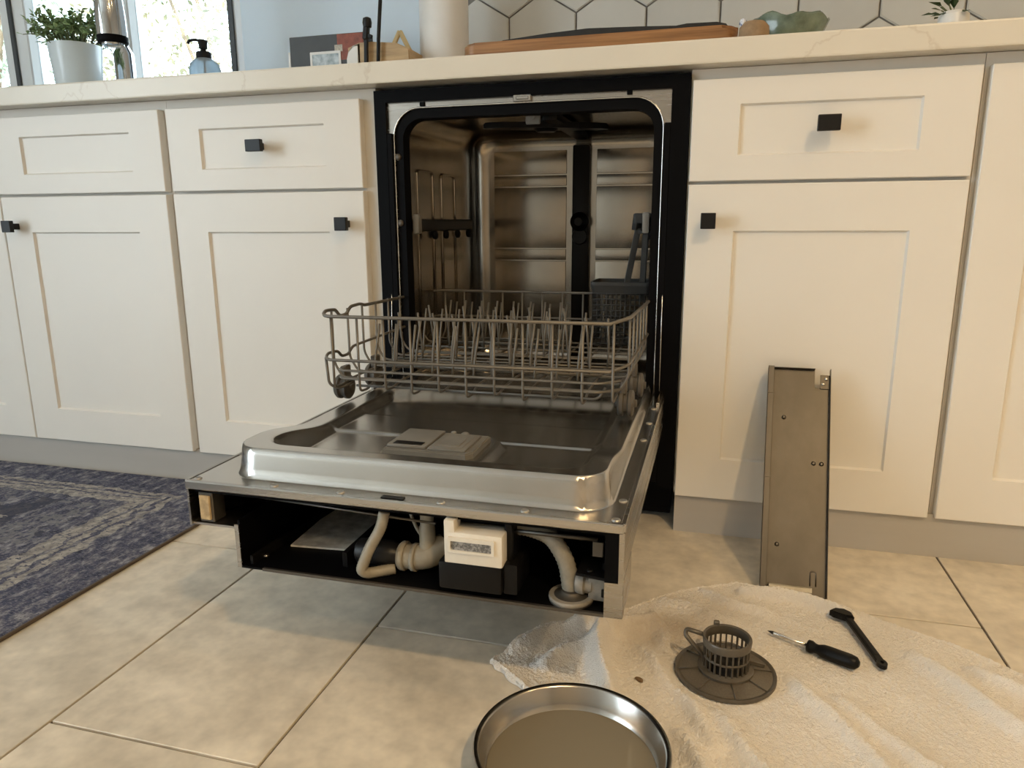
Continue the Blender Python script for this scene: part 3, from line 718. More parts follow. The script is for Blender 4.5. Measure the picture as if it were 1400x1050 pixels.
for i in range(11):
    x = -.238+.0465*i
    low = .336 if i % 2 else .341
    wire('lengthwise_wire', [(x, RY0+.0015, ZT), (x, RY0+.0015, low+.002), (x, RY0+.03, low), (x, RY0+.06, ZF), (x, RY1-.03, ZF), (x, RY1-.004, ZF+.02), (x, RY1-.001, .456)], .0021, fr=.010)
for j in range(9):
    y = RY0+.045+.0565*j
    wire('cross_wire', [(RX0+.0015, y, ZT), (RX0+.0015, y, .375), (RX0+.016, y, .352), (RX0+.03, y, ZF+.004), (RX1-.03, y, ZF+.004), (RX1-.016, y, .352), (RX1-.0015, y, .375), (RX1-.0015, y, ZT+.002)], .0021, fr=.010)
wire('corner_hook', [(RX0+.006, RY0+.01, ZM), (RX0+.008, RY0+.012, .345), (RX0+.02, RY0+.02, .336), (RX0+.035, RY0+.045, .342)], .0024)
# plate tines
src = None
for j, (y, h, lean, x0, n, dx) in enumerate(((-.255, .085, .012, -.20, 11, .036), (-.185, .085, .014, -.19, 11, .036), (-.115, .09, -.012, -.205, 12, .036), (-.045, .088, .014, -.195, 10, .036), (.03, .088, -.014, -.20, 9, .036), (.10, .09, .014, -.195, 8, .036), (.16, .08, .010, -.2, 8, .036))):
    bw = wire('tine_bar', [(x0-.02, y, ZF+.0085), (x0+dx*(n-1)+.02, y, ZF+.0085)], .0021)
    for k in range(n):
        if src is None:
            bm = NB(); tube(bm, fillet([(0, 0, 0), (0, .004, .03), (.004, .012, .085)], .03), .0021, 7); src = obj('tine', bm, 'wire', bw, smooth=True); o = src
        else: o = inst(src, 'tine', bw)
        o.location = (x0+dx*k+random.uniform(-.002, .002), y, ZF+.0085)
        o.rotation_euler = (random.uniform(-.03, .03), random.uniform(-.03, .03), (0 if lean > 0 else PI)+random.uniform(-.2, .2)); o.scale = (1, 1, h/.085)
# wheels
for x, y, s in ((RX0+.004, -.262, 1), (RX0+.010, -.155, 1), (RX1-.007, -.262, -1), (RX1-.005, -.125, -1)):
    bm = NB(); zc = .3275
    lathe(bm, [(.006, -.013), (.019, -.012), (.0215, -.009), (.0215, -.004), (.017, -.002), (.017, .003), (.0215, .005), (.0215, .010), (.019, .012), (.006, .013)], (x, y, zc), 24, 'X')
    wl = autosmooth(obj('wheel', bm, 'greypl', RK), 35)
    bm = NB(); lathe(bm, [(.0065, -.017), (.0065, .017)], (x, y, zc), 12, 'X'); obj('axle', bm, 'greypl', wl)
    bm = NB(); box(bm, x+s*.004-.005, x+s*.004+.005, y-.012, y+.012, zc+.016, .366, .002); obj('wheel_bracket', bm, 'greypl', RK)

# ------------------------------------------------------------------ cutlery basket
CB = thing('cutlery_basket', 'dark grey plastic cutlery basket standing in the back corner of the rack', 'basket', (.175, .195, .352))
bx0, bx1, by0, by1, bz0, bz1 = .118, .238, .145, .245, .353, .486
bm = NB()
o_ = rrect(bx0-.006, bx1+.004, by0-.004, by1+.006, .012, 5); i_ = rrect(bx0-.002, bx1, by0, by1+.002, .009, 5)
bridge(bm, [[(x, y, bz1) for x, y in o_], [(x, y, bz1) for x, y in i_], [(x, y, bz1-.026) for x, y in i_], [(x, y, bz1-.026) for x, y in [((p[0]*.985+.178*.015), p[1]) for p in i_]], [(x, y, bz1-.007) for x, y in o_], [(x, y, bz1) for x, y in o_]])
bmesh.ops.remove_doubles(bm, verts=bm.verts, dist=1e-6)
obj('rim', bm, 'basketpl', CB)
bm = NB(); box(bm, bx0+.004, bx1-.004, by0+.004, by1-.004, bz0, bz0+.005, .002); obj('basket_floor', bm, 'basketpl', CB)
def lattice(bm, p0, p1, z0, z1, nu, nv, r=.0013):
    p0, p1 = Vector(p0), Vector(p1)
    for i in range(nu+1):
        p = p0.lerp(p1, i/nu); tube(bm, [(p.x, p.y, z0), (p.x, p.y, z1)], r, 5)
    for j in range(nv+1):
        z = z0+(z1-z0)*j/nv; tube(bm, [(p0.x, p0.y, z), (p1.x, p1.y, z)], r, 5)
for a, b, n in (((bx0, by0), (bx1, by0), 12), ((bx1, by0), (bx1, by1), 10), ((bx0, by1), (bx1, by1), 12), ((bx0, by0), (bx0, by1), 10)):
    bm = NB(); lattice(bm, (*a, 0), (*b, 0), bz0+.002, bz1-.024, n, 9); obj('lattice_side', bm, 'basketpl', CB)
bm = NB()
def bar(bm, a, b, wx, wy, bev=.0015):
    a, b = Vector(a), Vector(b); d = (b-a); L = d.length
    box(bm, -wx/2, wx/2, -wy/2, wy/2, 0, L, bev); return bm
def oriented(bm_parts, a, b):
    d = (Vector(b)-Vector(a)).normalized(); q = d.to_track_quat('Z', 'Y'); return Matrix.Translation(a) @ q.to_matrix().to_4x4()
def barobj(bm, a, b, wx, wy, bev=.0015):
    t_ = NB(); bar(t_, a, b, wx, wy, bev); t_.transform(oriented(None, a, b)); me = bpy.data.meshes.new('t'); t_.to_mesh(me); t_.free(); bm.from_mesh(me); bpy.data.meshes.remove(me)
barobj(bm, (.178, .19, .44), (.205, .195, .597), .010, .013); barobj(bm, (.216, .20, .44), (.221, .20, .597), .010, .013)
barobj(bm, (.202, .197, .592), (.205, .20, .626), .014, .020); barobj(bm, (.222, .20, .592), (.224, .20, .626), .012, .020)
box(bm, .196, .231, .188, .212, .606, .628, .003, 2); box(bm, .205, .222, .188, .212, .585, .592, .001)
obj('handle', bm, 'basketpl', CB)

# ------------------------------------------------------------------ rug
bm = NB(); box(bm, -2.15, -.636, -1.75, .002, .0005, .0065, .002, 2)
for v in bm.verts: pass
RUG = tag(obj('rug', bm, 'rug'), 'worn blue-grey patterned rug lying along the sink cabinet', 'rug')

# ------------------------------------------------------------------ towel
def curve_pts(ctrl, t):
    n = len(ctrl)-1; s = t*n; i = min(int(s), n-1); f = s-i
    P = [Vector(ctrl[max(0, min(n, k))]) for k in (i-1, i, i+1, i+2)]
    return .5*((2*P[1])+(-P[0]+P[2])*f+(2*P[0]-5*P[1]+4*P[2]-P[3])*f*f+(-P[0]+3*P[1]-3*P[2]+P[3])*f**3)
T_AB = [(.088, -.522), (.164, -.430), (.262, -.330), (.34, -.250), (.425, -.202)]
T_BC = [(.425, -.202), (.56, -.226), (.655, -.276), (.76, -.335), (.86, -.45), (1.0, -.64)]
T_AD = [(.088, -.522), (.15, -.572), (.28, -.68), (.42, -.80), (.60, -.98)]
T_DC = [(.60, -.98), (.72, -.88), (.86, -.76), (1.0, -.64)]
RIDGES = [((.11, -.485), (.20, -.425), .013, .016), ((.20, -.425), (.30, -.385), .017, .020), ((.235, -.43), (.262, -.60), .020, .018), ((.17, -.52), (.235, -.44), .012, .016),
          ((.30, -.36), (.345, -.50), .007, .018), ((.30, -.45), (.40, -.62), .008, .016), ((.46, -.43), (.63, -.70), .0075, .017), ((.40, -.56), (.54, -.80), .008, .018),
          ((.55, -.50), (.74, -.72), .007, .017), ((.44, -.232), (.60, -.276), .012, .011), ((.38, -.25), (.47, -.30), .006, .014), ((.66, -.37), (.80, -.56), .009, .018),
          ((.35, -.62), (.44, -.75), .008, .015), ((.74, -.38), (.86, -.52), .010, .014), ((.32, -.30), (.42, -.33), .005, .02)]
def towel_h(x, y):
    z = .0085
    for (ax, ay), (bx_, by_), h, w_ in RIDGES:
        a = Vector((ax, ay)); b = Vector((bx_, by_)); p = Vector((x, y)); d = b-a; t = max(0, min(1, (p-a).dot(d)/d.length_squared))
        q = a+d*t+Vector((-d.y, d.x)).normalized()*.007*math.sin(t*5+ax*40)
        dist = (p-q).length; z += 1.75*h*math.exp(-(dist/(w_*.78))**2)*(1-.35*abs(2*t-1)**3)
    z += .0022*mnoise.noise(Vector((x*14, y*14, 1.3)))+.0012*mnoise.noise(Vector((x*40, y*40, 4.1)))
    # pressed flat under the pan and the things lying on it
    for cx, cy, r, lv in ((.241, -.712, .112, .004), (.408, -.470, .072, .0075)):
        k = sstep(r+.03, r-.002, math.hypot(x-cx, y-cy)); z = z*(1-k)+lv*k
    return max(z, .003)
def make_towel():
    n = 420; bm = NB(); A, B, C, D = Vector(T_AB[0]), Vector(T_AB[-1]), Vector(T_BC[-1]), Vector(T_AD[-1])
    g = []
    for j in range(n+1):
        v = j/n; row = []
        for i in range(n+1):
            u = i/n
            p = (1-v)*curve_pts(T_AB, u)+v*curve_pts(T_DC, u)+(1-u)*curve_pts(T_AD, v)+u*curve_pts(T_BC, v)-((1-u)*(1-v)*A+u*(1-v)*B+u*v*C+(1-u)*v*D)
            e = min(u, v, 1-u, 1-v)
            wob = .0013*math.sin(u*62)*(e < 1e-6)+.0013*math.sin(v*62)*(e < 1e-6)
            x, y = p.x+wob, p.y+wob
            z = towel_h(x, y)+.0016*mnoise.noise(Vector((x*230, y*230, 2.2)))+.0016*mnoise.noise(Vector((x*520, y*520, 7.7)))+.0025*math.exp(-((e-.012)/.006)**2)
            if e < .004: z -= .002
            row.append(bm.verts.new((x, y, z)))
        g.append(row)
    for j in range(n):
        for i in range(n):
            f = bm.faces.new((g[j][i], g[j+1][i], g[j+1][i+1], g[j][i+1])); f.smooth = True
    bnd = [e for e in bm.edges if len(e.link_faces) == 1]
    r = bmesh.ops.extrude_edge_only(bm, edges=bnd)
    for v in [q for q in r['geom'] if isinstance(q, bmesh.types.BMVert)]: v.co.z = .0012
    o = obj('towel', bm, 'towel'); return o
tag(make_towel(), 'rumpled cream terry towel with brown stains spread on the floor', 'towel')

# ------------------------------------------------------------------ pan with water
PC = (.241, -.712)
bm = NB()
lathe(bm, [(.0, .0075), (.082, .0075), (.092, .010), (.101, .024), (.1045, .045), (.1075, .0462), (.1085, .0475), (.1075, .0490), (.1035, .0485), (.1015, .046), (.098, .026), (.089, .0125), (.080, .0105), (.0, .0105)], (PC[0], PC[1], .003), 72, cap0=False, cap1=False)
bmesh.ops.remove_doubles(bm, verts=bm.verts, dist=1e-6)
tag(autosmooth(obj('pan', bm, 'pan'), 60), 'round shallow stainless pan holding murky water on the towel corner', 'pan')
bm = NB(); lathe(bm, [(.0, .0108), (.080, .0108), (.0885, .0130), (.0940, .0205), (.090, .0206), (.0, .0206)], (PC[0], PC[1], .003), 64, cap0=False, cap1=False)
bmesh.ops.remove_doubles(bm, verts=bm.verts, dist=1e-6)
tag(autosmooth(obj('water', bm, 'water'), 30), 'cloudy grey-brown water standing in the round pan', 'water', kind='stuff')

bm = NB(); bmesh.ops.create_icosphere(bm, subdivisions=2, radius=.0045)
for v in bm.verts: v.co = Vector((v.co.x*1.5, v.co.y*.7, v.co.z*.6))*(1+.35*mnoise.noise(v.co*300))
cz = towel_h(.297, -.520); bm.transform(Matrix.Translation((.297, -.520, cz+.002)) @ Matrix.Rotation(-.5, 4, 'Z'))
tag(obj('food_crumb', bm, 'crumb', smooth=True), 'tiny brown food crumb on the towel behind the pan', 'crumb')

# ------------------------------------------------------------------ drain filter
FC = Vector((.408, -.472, .0115))
FT = thing('drain_filter', 'dark dishwasher drain filter with cage cup on a round mesh plate', 'filter', FC)
bm = NB(); lathe(bm, [(.034, .006), (.038, .0045), (.061, .0015), (.0645, .004), (.0665, .004), (.0665, -.001), (.062, -.0015), (.034, .002), (.034, .006)], FC, 48, cap0=False, cap1=False); autosmooth(obj('rim_plate', bm, 'filterpl', FT), 40)
bm = NB(); lathe(bm, [(.036, .0052), (.0615, .0022)], FC, 48, cap0=False, cap1=False); obj('mesh_disc', bm, 'mesh', FT, smooth=True)
src = None
for k in range(8):
    if src is None:
        bm = NB(); tube(bm, [(.036, 0, .0060), (.0625, 0, .0032)], .0009, 6); src = obj('spoke', bm, 'filterpl', FT); o = src
    else: o = inst(src, 'spoke', FT)
    o.location = FC; o.rotation_euler = (0, 0, k*PI/4+.2)
bm = NB(); lathe(bm, [(.036, .004), (.037, .009), (.034, .0105), (.0275, .0105), (.0275, .006), (.036, .004)], FC, 40, cap0=False, cap1=False); autosmooth(obj('cup_base', bm, 'filterpl', FT))
bm = NB(); lathe(bm, [(.0285, .040), (.0315, .042), (.0325, .052), (.0315, .0535), (.0285, .0525), (.0275, .042), (.0285, .040)], FC, 40, cap0=False, cap1=False); autosmooth(obj('cup_rim', bm, 'filterpl', FT))
bm = NB(); lathe(bm, [(.0288, .0245), (.0305, .025), (.0305, .0275), (.0288, .028), (.0288, .0245)], FC, 40, cap0=False, cap1=False); obj('cup_band', bm, 'filterpl', FT)
src = None
for k in range(24):
    if src is None:
        bm = NB(); box(bm, .0282, .0305, -.0011, .0011, .009, .043); src = obj('cage_bar', bm, 'filterpl', FT); o = src
    else: o = inst(src, 'cage_bar', FT)
    o.location = FC; o.rotation_euler = (0, 0, 2*PI*k/24)
bm = NB(); lathe(bm, [(.0, .008), (.027, .008), (.027, .010), (.0, .010)], FC, 32, cap0=False, cap1=False); obj('cup_floor', bm, 'blackpl', FT)
bm = NB()
A = FC+Vector((-.029, .006, .048)); B = FC+Vector((-.054, .012, .050)); C_ = FC+Vector((-.055, .008, .043)); D_ = FC+Vector((-.030, -.004, .022))
tube(bm, fillet([A, B, C_, D_], .006), .0032, 8); obj('handle', bm, 'filterpl', FT, smooth=True)
bm = NB(); box(bm, FC.x-.018, FC.x-.010, FC.y+.026, FC.y+.033, FC.z+.046, FC.z+.058, .0015); obj('lug', bm, 'filterpl', FT)
bm = NB(); barobj(bm, FC+Vector((.028, .008, .016)), FC+Vector((.052, .016, .008)), .004, .007); obj('lug', bm, 'filterpl', FT)

# ------------------------------------------------------------------ screwdriver
tip, end = Vector((.470, -.357)), Vector((.583, -.424))
zt = towel_h(*tip)+.0045; ze = towel_h(*end)+.0115
a3, b3 = Vector((tip.x, tip.y, zt+.002)), Vector((end.x, end.y, ze+.001)); L = (b3-a3).length
SD = thing('screwdriver', 'small screwdriver with black handle lying on the towel beside the filter', 'screwdriver', ((a3.x+b3.x)/2, (a3.y+b3.y)/2, ze-.01))
mt = oriented(None, a3, b3)
bm = NB(); lathe(bm, [(.0006, 0), (.0020, .006), (.0025, .010), (.0025, .066)], (0, 0, 0), 12); bm.transform(mt); obj('shaft', bm, 'edge', SD, smooth=True)
bm = NB(); lathe(bm, [(.0004, -.0005), (.0022, .006), (.0026, .0095)], (0, 0, 0), 10); bm.transform(mt); obj('blade_tip', bm, 'black', SD)
bm = NB(); prof = [(.0045, .060), (.0085, .061), (.0090, .066), (.0068, .071), (.0066, .075), (.0092, .082), (.0098, .092), (.0098, .120), (.0085, L-.004), (.004, L)]
lathe(bm, prof, (0, 0, 0), 24)
for v in bm.verts:
    if .084 < v.co.z < .122:
        an = math.atan2(v.co.y, v.co.x); s_ = 1-.09*(math.cos(6*an) < 0); v.co.x *= s_; v.co.y *= s_
bm.transform(mt); obj('handle', bm, 'blackpl', SD, smooth=True)

# ------------------------------------------------------------------ black plastic filter key
p0, p1 = Vector((.588, -.292)), Vector((.617, -.414))
z0, z1 = towel_h(*p0)+.0095, towel_h(*p1)+.0075
WT = thing('filter_wrench', 'flat black plastic wrench with hooked head, beside the screwdriver', 'wrench', (.6, -.35, .008))
a3, b3 = Vector((p0.x, p0.y, z0+.001)), Vector((p1.x, p1.y, z1+.001)); L = (b3-a3).length
ex = (b3-a3).normalized(); ez = Vector((0, 0, 1)); ey = ez.cross(ex).normalized(); ez = ex.cross(ey)
mt = Matrix((ex, ey, ez)).transposed().to_4x4(); mt.translation = a3
bm = NB(); box(bm, .004, L-.014, -.0055, .0055, -.003, .003, .0012); box(bm, .012, L-.024, -.003, .003, .0024, .0040, .0006); bm.transform(mt); obj('shaft', bm, 'blackpl', WT)
bm = NB(); prism(bm, [(.010, .007), (.006, -.006), (-.004, -.019), (-.010, -.022), (-.016, -.012), (-.013, .001), (-.004, .008)], -.004, .006, .0015); bm.transform(mt); obj('hook_head', bm, 'blackpl', WT)
bm = NB(); bridge(bm, [[(L-.008+r_*math.cos(2*PI*k/20)*s_, r_*math.sin(2*PI*k/20), z_) for k in range(20)] for r_, z_, s_ in ((.0065, -.003, 1.35), (.0065, .003, 1.35), (.0028, .003, 1.2), (.0028, -.003, 1.2), (.0065, -.003, 1.35))]); bmesh.ops.remove_doubles(bm, verts=bm.verts, dist=1e-6); bm.transform(mt); obj('hang_hole_end', bm, 'blackpl', WT)

# ------------------------------------------------------------------ leaning metal panel
PW, PL_, PD = .106, .392, .016
PN = thing('metal_panel', 'grey sheet-metal toe panel leaning against the right cabinet door', 'panel', (.52, -.19, .004))
# local frame: u across, v up the panel, w towards the viewer; the tray side faces out
pa = Vector((.4665, -.200, .0045)); ang = math.atan2(.332, .186)
eu = Vector((1, -.02, .0)).normalized(); ev = Vector((.012, math.cos(ang), math.sin(ang))).normalized(); ew = eu.cross(ev).normalized(); ev = ew.cross(eu)
if ew.y > 0: ew = -ew
mp_ = Matrix((eu, ev, ew)).transposed().to_4x4(); mp_.translation = pa
def pobj(name, bm, m, parent=PN): bm.transform(mp_); return obj(name, bm, m, parent)
TH = .0012
bm = NB(); prism(bm, [(0, 0), (PW, -.010), (PW, PL_-.034), (PW-.026, PL_-.034), (PW-.026, PL_), (0, PL_)], 0, TH); pobj('sheet', bm, 'galv')
bm = NB(); box(bm, 0, TH, 0, PL_, 0, PD, .0004); box(bm, 0, .010, 0, PL_, PD-TH, PD, .0004); pobj('side_flange', bm, 'galv')
bm = NB(); box(bm, PW-TH, PW, -.010, PL_, 0, .011, .0004); pobj('side_flange', bm, 'galv')
bm = NB(); box(bm, .0, PW-.026, PL_-TH, PL_, 0, .010, .0004); pobj('top_flange', bm, 'galv')
bm = NB(); box(bm, .014, .082, .006, .009, 0, .016, .0004); box(bm, .014, .082, .000, .009, .0145, .016, .0004); pobj('bottom_lip', bm, 'galvlight')
bm = NB(); box(bm, PW-.017, PW-TH, PL_-.036, PL_-.010, .002, .0035, .0004); TB = pobj('corner_tab', bm, 'galv')
for u, v in ((PW-.007, PL_-.017), (PW-.012, PL_-.027)):
    bm = NB(); lathe(bm, [(.003, 0), (.003, .0015), (.001, .002)], (u, v, .0035), 10); pobj('tab_rivet', bm, 'screwsteel', TB)
for u, v in ((.030, PL_-.092), (.081, PL_-.172), (.094, PL_-.172), (.026, .075)):
    bm = NB(); lathe(bm, [(.0038, 0), (.0036, .0018), (.0018, .0032)], (u, v, TH), 12); pobj('rivet', bm, 'galv')
bm = NB(); tube(bm, fillet([(.080, .012, TH), (.080, .036, TH), (.089, .036, TH), (.089, .012, TH)], .004), .0012, 6); pobj('embossed_slot', bm, 'galv')
bm = NB(); box(bm, .0, .011, PL_-.052, PL_-.049, PD, PD+.0015); box(bm, 0, .011, PL_-.205, PL_-.202, PD, PD+.0015); pobj('flange_notch', bm, 'galv')

# ------------------------------------------------------------------ things on the countertop
ZCNT = .9142
# potted plant
def leafmesh(bm, c, d, l, wd, up=None):
    d = d.normalized(); e = d.cross(up or Vector((0, 0, 1)))
    if e.length < .1: e = d.orthogonal()
    e = e.normalized(); nrm = e.cross(d)
    v = [bm.verts.new(p) for p in (c, c+d*l*.5+e*wd*.5+nrm*.1*l, c+d*l, c+d*l*.5-e*wd*.5+nrm*.1*l, c+d*l*.5)]
    for q in ((0, 1, 4), (1, 2, 4), (2, 3, 4), (3, 0, 4)): bm.faces.new([v[k] for k in q])
px, py = -1.402, .40
PP = thing('potted_plant', 'bushy green herb plant in a tapered white pot by the window', 'plant', (px, py, ZCNT))
bm = NB(); lathe(bm, [(.050, ZCNT), (.0525, ZCNT+.003), (.068, 1.098), (.0685, 1.101), (.066, 1.101), (.063, 1.09), (.050, ZCNT+.01)], (px, py, 0), 40); autosmooth(obj('pot', bm, 'pot', PP))
bm = NB(); lathe(bm, [(.0, 1.088), (.063, 1.088), (.063, 1.083), (.0, 1.083)], (px, py, 0), 24, cap0=False, cap1=False); obj('soil', bm, 'soil', PP)
rnd = random.Random(3); bs = NB(); bl = NB()
for s in range(80):
    a = rnd.uniform(0, 2*PI); rr = rnd.uniform(.1, 1.)**.6; hgt = rnd.uniform(.05, .145)*(1-.35*rr)
    base = Vector((px+.055*rr*math.cos(a), py+.055*rr*math.sin(a), 1.088))
    top = base+Vector((.085*rr*math.cos(a), .085*rr*math.sin(a), hgt-.02*rr))
    mid = base.lerp(top, .5)+Vector((0, 0, .02)); pts = fillet([base, mid, top], .04, 3); tube(bs, pts, .0011, 5)
    for k in range(15):
        t_ = .25+.75*k/14; i_ = t_*(len(pts)-1); q = pts[int(i_)].lerp(pts[min(int(i_)+1, len(pts)-1)], i_-int(i_))
        if q.x > px+.045 and q.y > py+.03: continue
        d = Vector((rnd.gauss(0, 1), rnd.gauss(0, 1), rnd.gauss(.3, .7)))
        leafmesh(bl, q, d, rnd.uniform(.013, .024), rnd.uniform(.009, .014))
obj('stems', bs, 'stem', PP); obj('foliage', bl, 'leaf', PP, fixn=False)
# faucet
fx, fy = -1.365, .54
FA = thing('faucet', 'chrome pull-down kitchen faucet beside the potted plant', 'faucet', (fx, fy, ZCNT))
bm = NB(); lathe(bm, [(.034, ZCNT), (.034, ZCNT+.006), (.0285, ZCNT+.010), (.0285, 1.105), (.016, 1.128)], (fx, fy, 0), 28); autosmooth(obj('body', bm, 'chrome', FA))
hx, hy = -1.098, .21
bm = NB(); tube(bm, fillet([(fx, fy, 1.12), (fx, fy, 1.42), (fx+.06, fy-.09, 1.52), (hx+.01, hy+.02, 1.44), (hx, hy, 1.235)], .10, 10), .0125, 18); obj('gooseneck', bm, 'chrome', FA, smooth=True)
bm = NB(); lathe(bm, [(.018, 1.25), (.029, 1.225), (.0345, 1.10), (.0345, 1.062)], (hx, hy, 0), 32, cap0=False); HD = autosmooth(obj('spray_head', bm, 'chrome', FA), 30)
bm = NB(); lathe(bm, [(.0350, 1.063), (.0350, 1.050), (.0325, 1.046), (.0265, 1.046)], (hx, hy, 0), 32); autosmooth(obj('nozzle_ring', bm, 'rubber', HD), 30)
bm = NB(); lathe(bm, [(.0265, 1.048), (.0255, 1.0425), (.0185, 1.0425), (.0175, 1.045)], (hx, hy, 0), 28); autosmooth(obj('nozzle_face', bm, 'chrome', HD), 30)
# soap bottle
sx_, sy_ = -.983, .40
SB = thing('soap_bottle', 'clear soap bottle with black pump in front of the window', 'bottle', (sx_, sy_, ZCNT))
bm = NB(); lathe(bm, [(.036, ZCNT), (.039, ZCNT+.004), (.0405, .97), (.0405, 1.013), (.037, 1.028), (.024, 1.040), (.0165, 1.044), (.0155, 1.046), (.0235, 1.038), (.0355, 1.026), (.0390, 1.012), (.0390, .97), (.0375, ZCNT+.006)], (sx_, sy_, 0), 32); autosmooth(obj('bottle_body', bm, 'bottle', SB), 50)
bm = NB(); lathe(bm, [(.0195, 1.039), (.0195, 1.056), (.018, 1.059), (.007, 1.060), (.007, 1.066), (.0105, 1.068), (.0105, 1.073), (.0125, 1.084), (.0125, 1.088), (.004, 1.091)], (sx_, sy_, 0), 24); PU = autosmooth(obj('pump', bm, 'black', SB), 35)
bm = NB(); tube(bm, fillet([(sx_, sy_, 1.087), (sx_-.022, sy_-.006, 1.090), (sx_-.034, sy_-.010, 1.088), (sx_-.038, sy_-.011, 1.080)], .01), .0038, 10); obj('spout', bm, 'black', PU, smooth=True)
bm = NB(); tube(bm, [(sx_, sy_, .93), (sx_, sy_, 1.042)], .003, 8); obj('dip_tube', bm, 'ceramic', SB)
# printed dark box with cut-out picture
BX = thing('printed_box', 'dark grey printed box with a red corner picture, leaning by the wall', 'box', (-.615, .41, ZCNT))
bm = NB(); box(bm, -.723, -.506, .40, .44, ZCNT+.0, 1.078, .0015); obj('carton', bm, 'darkcard', BX)
bm = NB(); box(bm, -.586, -.513, .3988, .4003, 1.016, 1.0765); obj('red_picture', bm, 'redcard', BX)
bm = NB(); box(bm, -.660, -.581, .398, .4003, .965, 1.034); RPI = obj('inset_picture', bm, 'photo', BX)
bm = NB(); ring_frame(bm, rrect(-.664, -.577, .961, 1.038, .001, 1), rrect(-.658, -.583, .967, 1.032, .001, 1), .3970, .3985); obj('picture_border', bm, 'ceramic', BX)
bm = NB(); box(bm, -.594, -.572, .3985, .4003, 1.036, 1.052); obj('small_emblem', bm, 'dot', BX)
bm = NB(); box(bm, -.730, -.7235, .402, .438, ZCNT, 1.043, .001); obj('edge_sheet', bm, 'ceramic', BX)
# wooden holder with utensils
HO = thing('utensil_tray', 'low pale wood tray with white rounded end beside the paper towel', 'tray', (-.425, .34, ZCNT))
bm = NB(); prism(bm, [(-.085, 0), (.080, 0), (.080, .105), (.045, .122), (-.02, .129), (-.055, .129), (-.085, .118)], -.04, .04, .003)
bm.transform(Matrix.Translation((-.425, .34, ZCNT)) @ Matrix.Diagonal((.967, 1, .89, 1)) @ Matrix.Rotation(PI/2, 4, 'X')); obj('tray_body', bm, 'wood', HO)
bm = NB(); prism(bm, [(-.088, 0), (-.052, 0), (-.052, .126), (-.070, .122), (-.083, .108), (-.088, .09)], -.044, .044, .004)
bm.transform(Matrix.Translation((-.425, .34, ZCNT)) @ Matrix.Diagonal((.967, 1, .89, 1)) @ Matrix.Rotation(PI/2, 4, 'X')); obj('white_end', bm, 'ceramic', HO)
bm = NB(); barobj(bm, (-.414, .34, 1.012), (-.388, .34, 1.057), .008, .010); barobj(bm, (-.388, .34, 1.057), (-.360, .34, 1.005), .008, .010); obj('wood_loop', bm, 'wood2', HO)
LT = thing('black_utensil', 'short black handled utensil standing before the wooden tray', 'utensil', (-.456, .29, ZCNT))
bm = NB(); barobj(bm, (-.458, .29, ZCNT), (-.452, .29, 1.040), .009, .009); obj('stem', bm, 'black', LT)
bm = NB(); barobj(bm, (-.454, .29, 1.030), (-.449, .29, 1.066), .015, .013, .003); lathe(bm, [(.004, -.012), (.0095, -.010), (.011, 0), (.0095, .009), (.004, .012)], (-.448, .29, 1.068), 16); barobj(bm, (-.448, .29, 1.04), (-.437, .29, 1.036), .008, .009); autosmooth(obj('head', bm, 'black', LT))
bm = NB(); tube(bm, [(-.428, .29, ZCNT), (-.421, .29, 1.03), (-.396, .29, 1.27)], .0045, 10)
tag(obj('thin_rod', bm, 'black', smooth=True), 'long thin black rod rising beside the white paper towel roll', 'rod')
# paper towel roll
bm = NB(); lathe(bm, [(.018, ZCNT), (.0585, ZCNT), (.060, ZCNT+.003), (.060, 1.192), (.0585, 1.195), (.018, 1.195), (.018, 1.0)], (-.305, .42, 0), 56, cap0=False, cap1=False)
tag(autosmooth(obj('paper_towel_roll', bm, 'paper'), 50), 'upright white paper towel roll next to the hexagon tiles', 'paper towel')
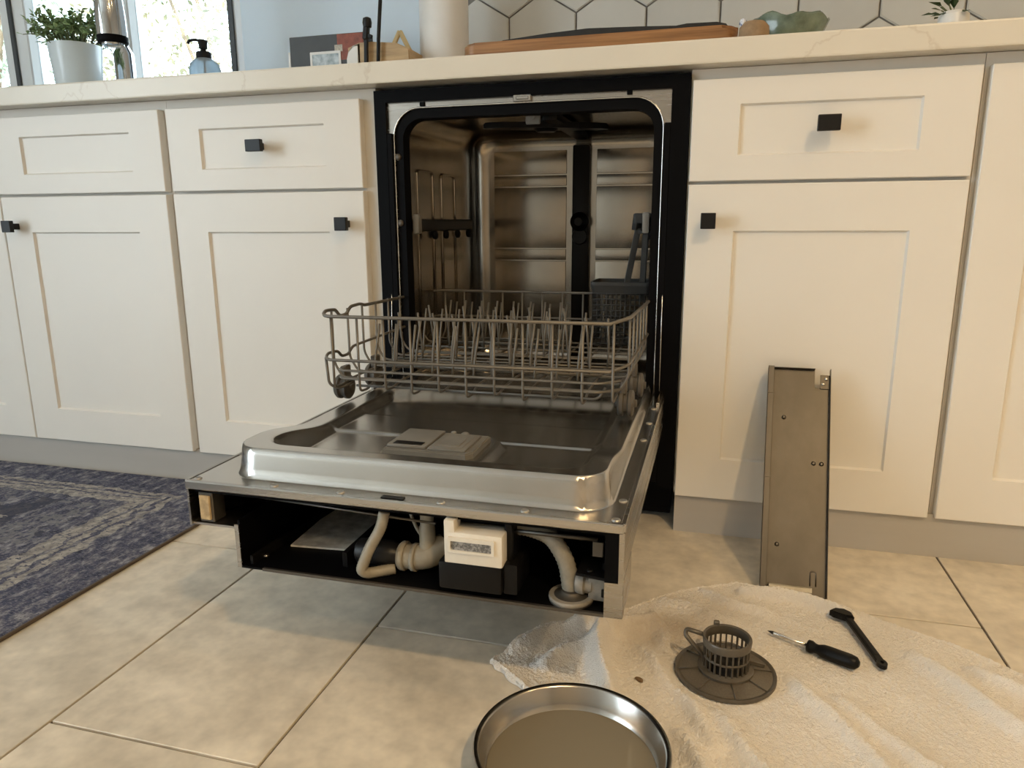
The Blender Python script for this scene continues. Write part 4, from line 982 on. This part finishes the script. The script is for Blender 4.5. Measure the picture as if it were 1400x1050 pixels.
# cutting board, griddle, ceramics
bm = NB(); prism(bm, rrect(-.163, .385, .13, .43, .030, 6), ZCNT, .9695, .005); tag(autosmooth(obj('cutting_board', bm, 'board'), 40), 'thick brown wooden cutting board above the dishwasher', 'cutting board')
bm = NB()
prf = [(-.085, .9695), (-.075, .973), (.02, .980), (.10, .9835), (.20, .9800), (.25, .9775), (.27, .9765), (.29, .979), (.345, .978), (.362, .974), (.366, .9695)]
a = [bm.verts.new((x, .140, z)) for x, z in prf]; b = [bm.verts.new((x, .36, z)) for x, z in prf]
bm.faces.new(a); bm.faces.new(b[::-1])
for k in range(len(prf)): bm.faces.new((a[k], a[(k+1) % len(prf)], b[(k+1) % len(prf)], b[k]))
tag(obj('folded_mat', bm, 'blackmat'), 'flat black folded mat lying on the cutting board', 'mat')
bm = NB()
n = 48; rows = []
for (s_, z_) in ((0.0, .930), (.45, .916), (.75, .945), (1.0, .990), (.965, .994), (.72, .956), (.42, .930)):
    ring = []
    for k in range(n):
        a_ = 2*PI*k/n; wv = 1+(.018*math.sin(7*a_)+.018*math.sin(13*a_+1))*(s_ > .9)
        zz = z_+(.0035*math.sin(5*a_)+.0025*math.cos(9*a_)+.003*math.cos(a_-2.6))*(s_ > .9)
        ring.append(bm.verts.new((.4805+.074*s_*wv*math.cos(a_), .235+.07*s_*wv*math.sin(a_), zz)))
    rows.append(ring)
for ra, rb in zip(rows[1:], rows[2:]):
    for k in range(n):
        f = bm.faces.new((ra[k], ra[(k+1) % n], rb[(k+1) % n], rb[k])); f.smooth = True
bm.faces.new(rows[1][::-1]); bm.faces.new(rows[-1])
for v in rows[0]: bm.verts.remove(v)
tag(obj('ceramic_bowl', bm, 'green'), 'mottled green ceramic bowl with ruffled rim right of the cutting board', 'bowl')
bm = NB(); lathe(bm, [(.020, ZCNT), (.025, ZCNT+.01), (.0275, .94), (.026, .957), (.018, .9655), (.006, .9675)], (.4125, .112, 0), 24); bm.transform(Matrix.Translation((0, 0, 0)))
tag(autosmooth(obj('stoneware_crock', bm, 'stone'), 40), 'small rounded tan stoneware crock in front of the green bowl', 'crock')
bm = NB(); lathe(bm, [(.012, ZCNT), (.016, ZCNT+.01), (.010, .94), (.0045, .963), (.006, .968), (.0075, .975), (.006, .982), (.003, .984)], (.3935, .158, 0), 18)
tag(autosmooth(obj('glazed_figurine', bm, 'bluegl'), 60), 'tiny blue and white glazed figure between board and green bowl', 'figurine')
qx, qy = .766, .22
P2 = thing('small_potted_plant', 'small dark-leaved plant in a cream pot at the right end of the counter', 'plant', (qx, qy, ZCNT))
bm = NB(); lathe(bm, [(.022, ZCNT), (.027, ZCNT+.02), (.028, .955), (.025, .978), (.018, .984), (.016, .980), (.022, .965)], (qx, qy, 0), 28); autosmooth(obj('pot', bm, 'ceramic', P2))
bl = NB(); bs = NB(); rnd = random.Random(9)
for k in range(13):
    a_ = rnd.gauss(PI, 1.1); el = rnd.uniform(.1, 1.2); d = Vector((math.cos(a_)*math.cos(el), math.sin(a_)*math.cos(el), math.sin(el)))
    c = Vector((qx, qy, .975)); e = c+d*rnd.uniform(.012, .032); tube(bs, [c, e], .0011, 5); leafmesh(bl, e, d+Vector((0, 0, -.25)), rnd.uniform(.018, .028), .015)
obj('stems', bs, 'stem', P2); obj('foliage', bl, 'leafdark', P2, fixn=False)
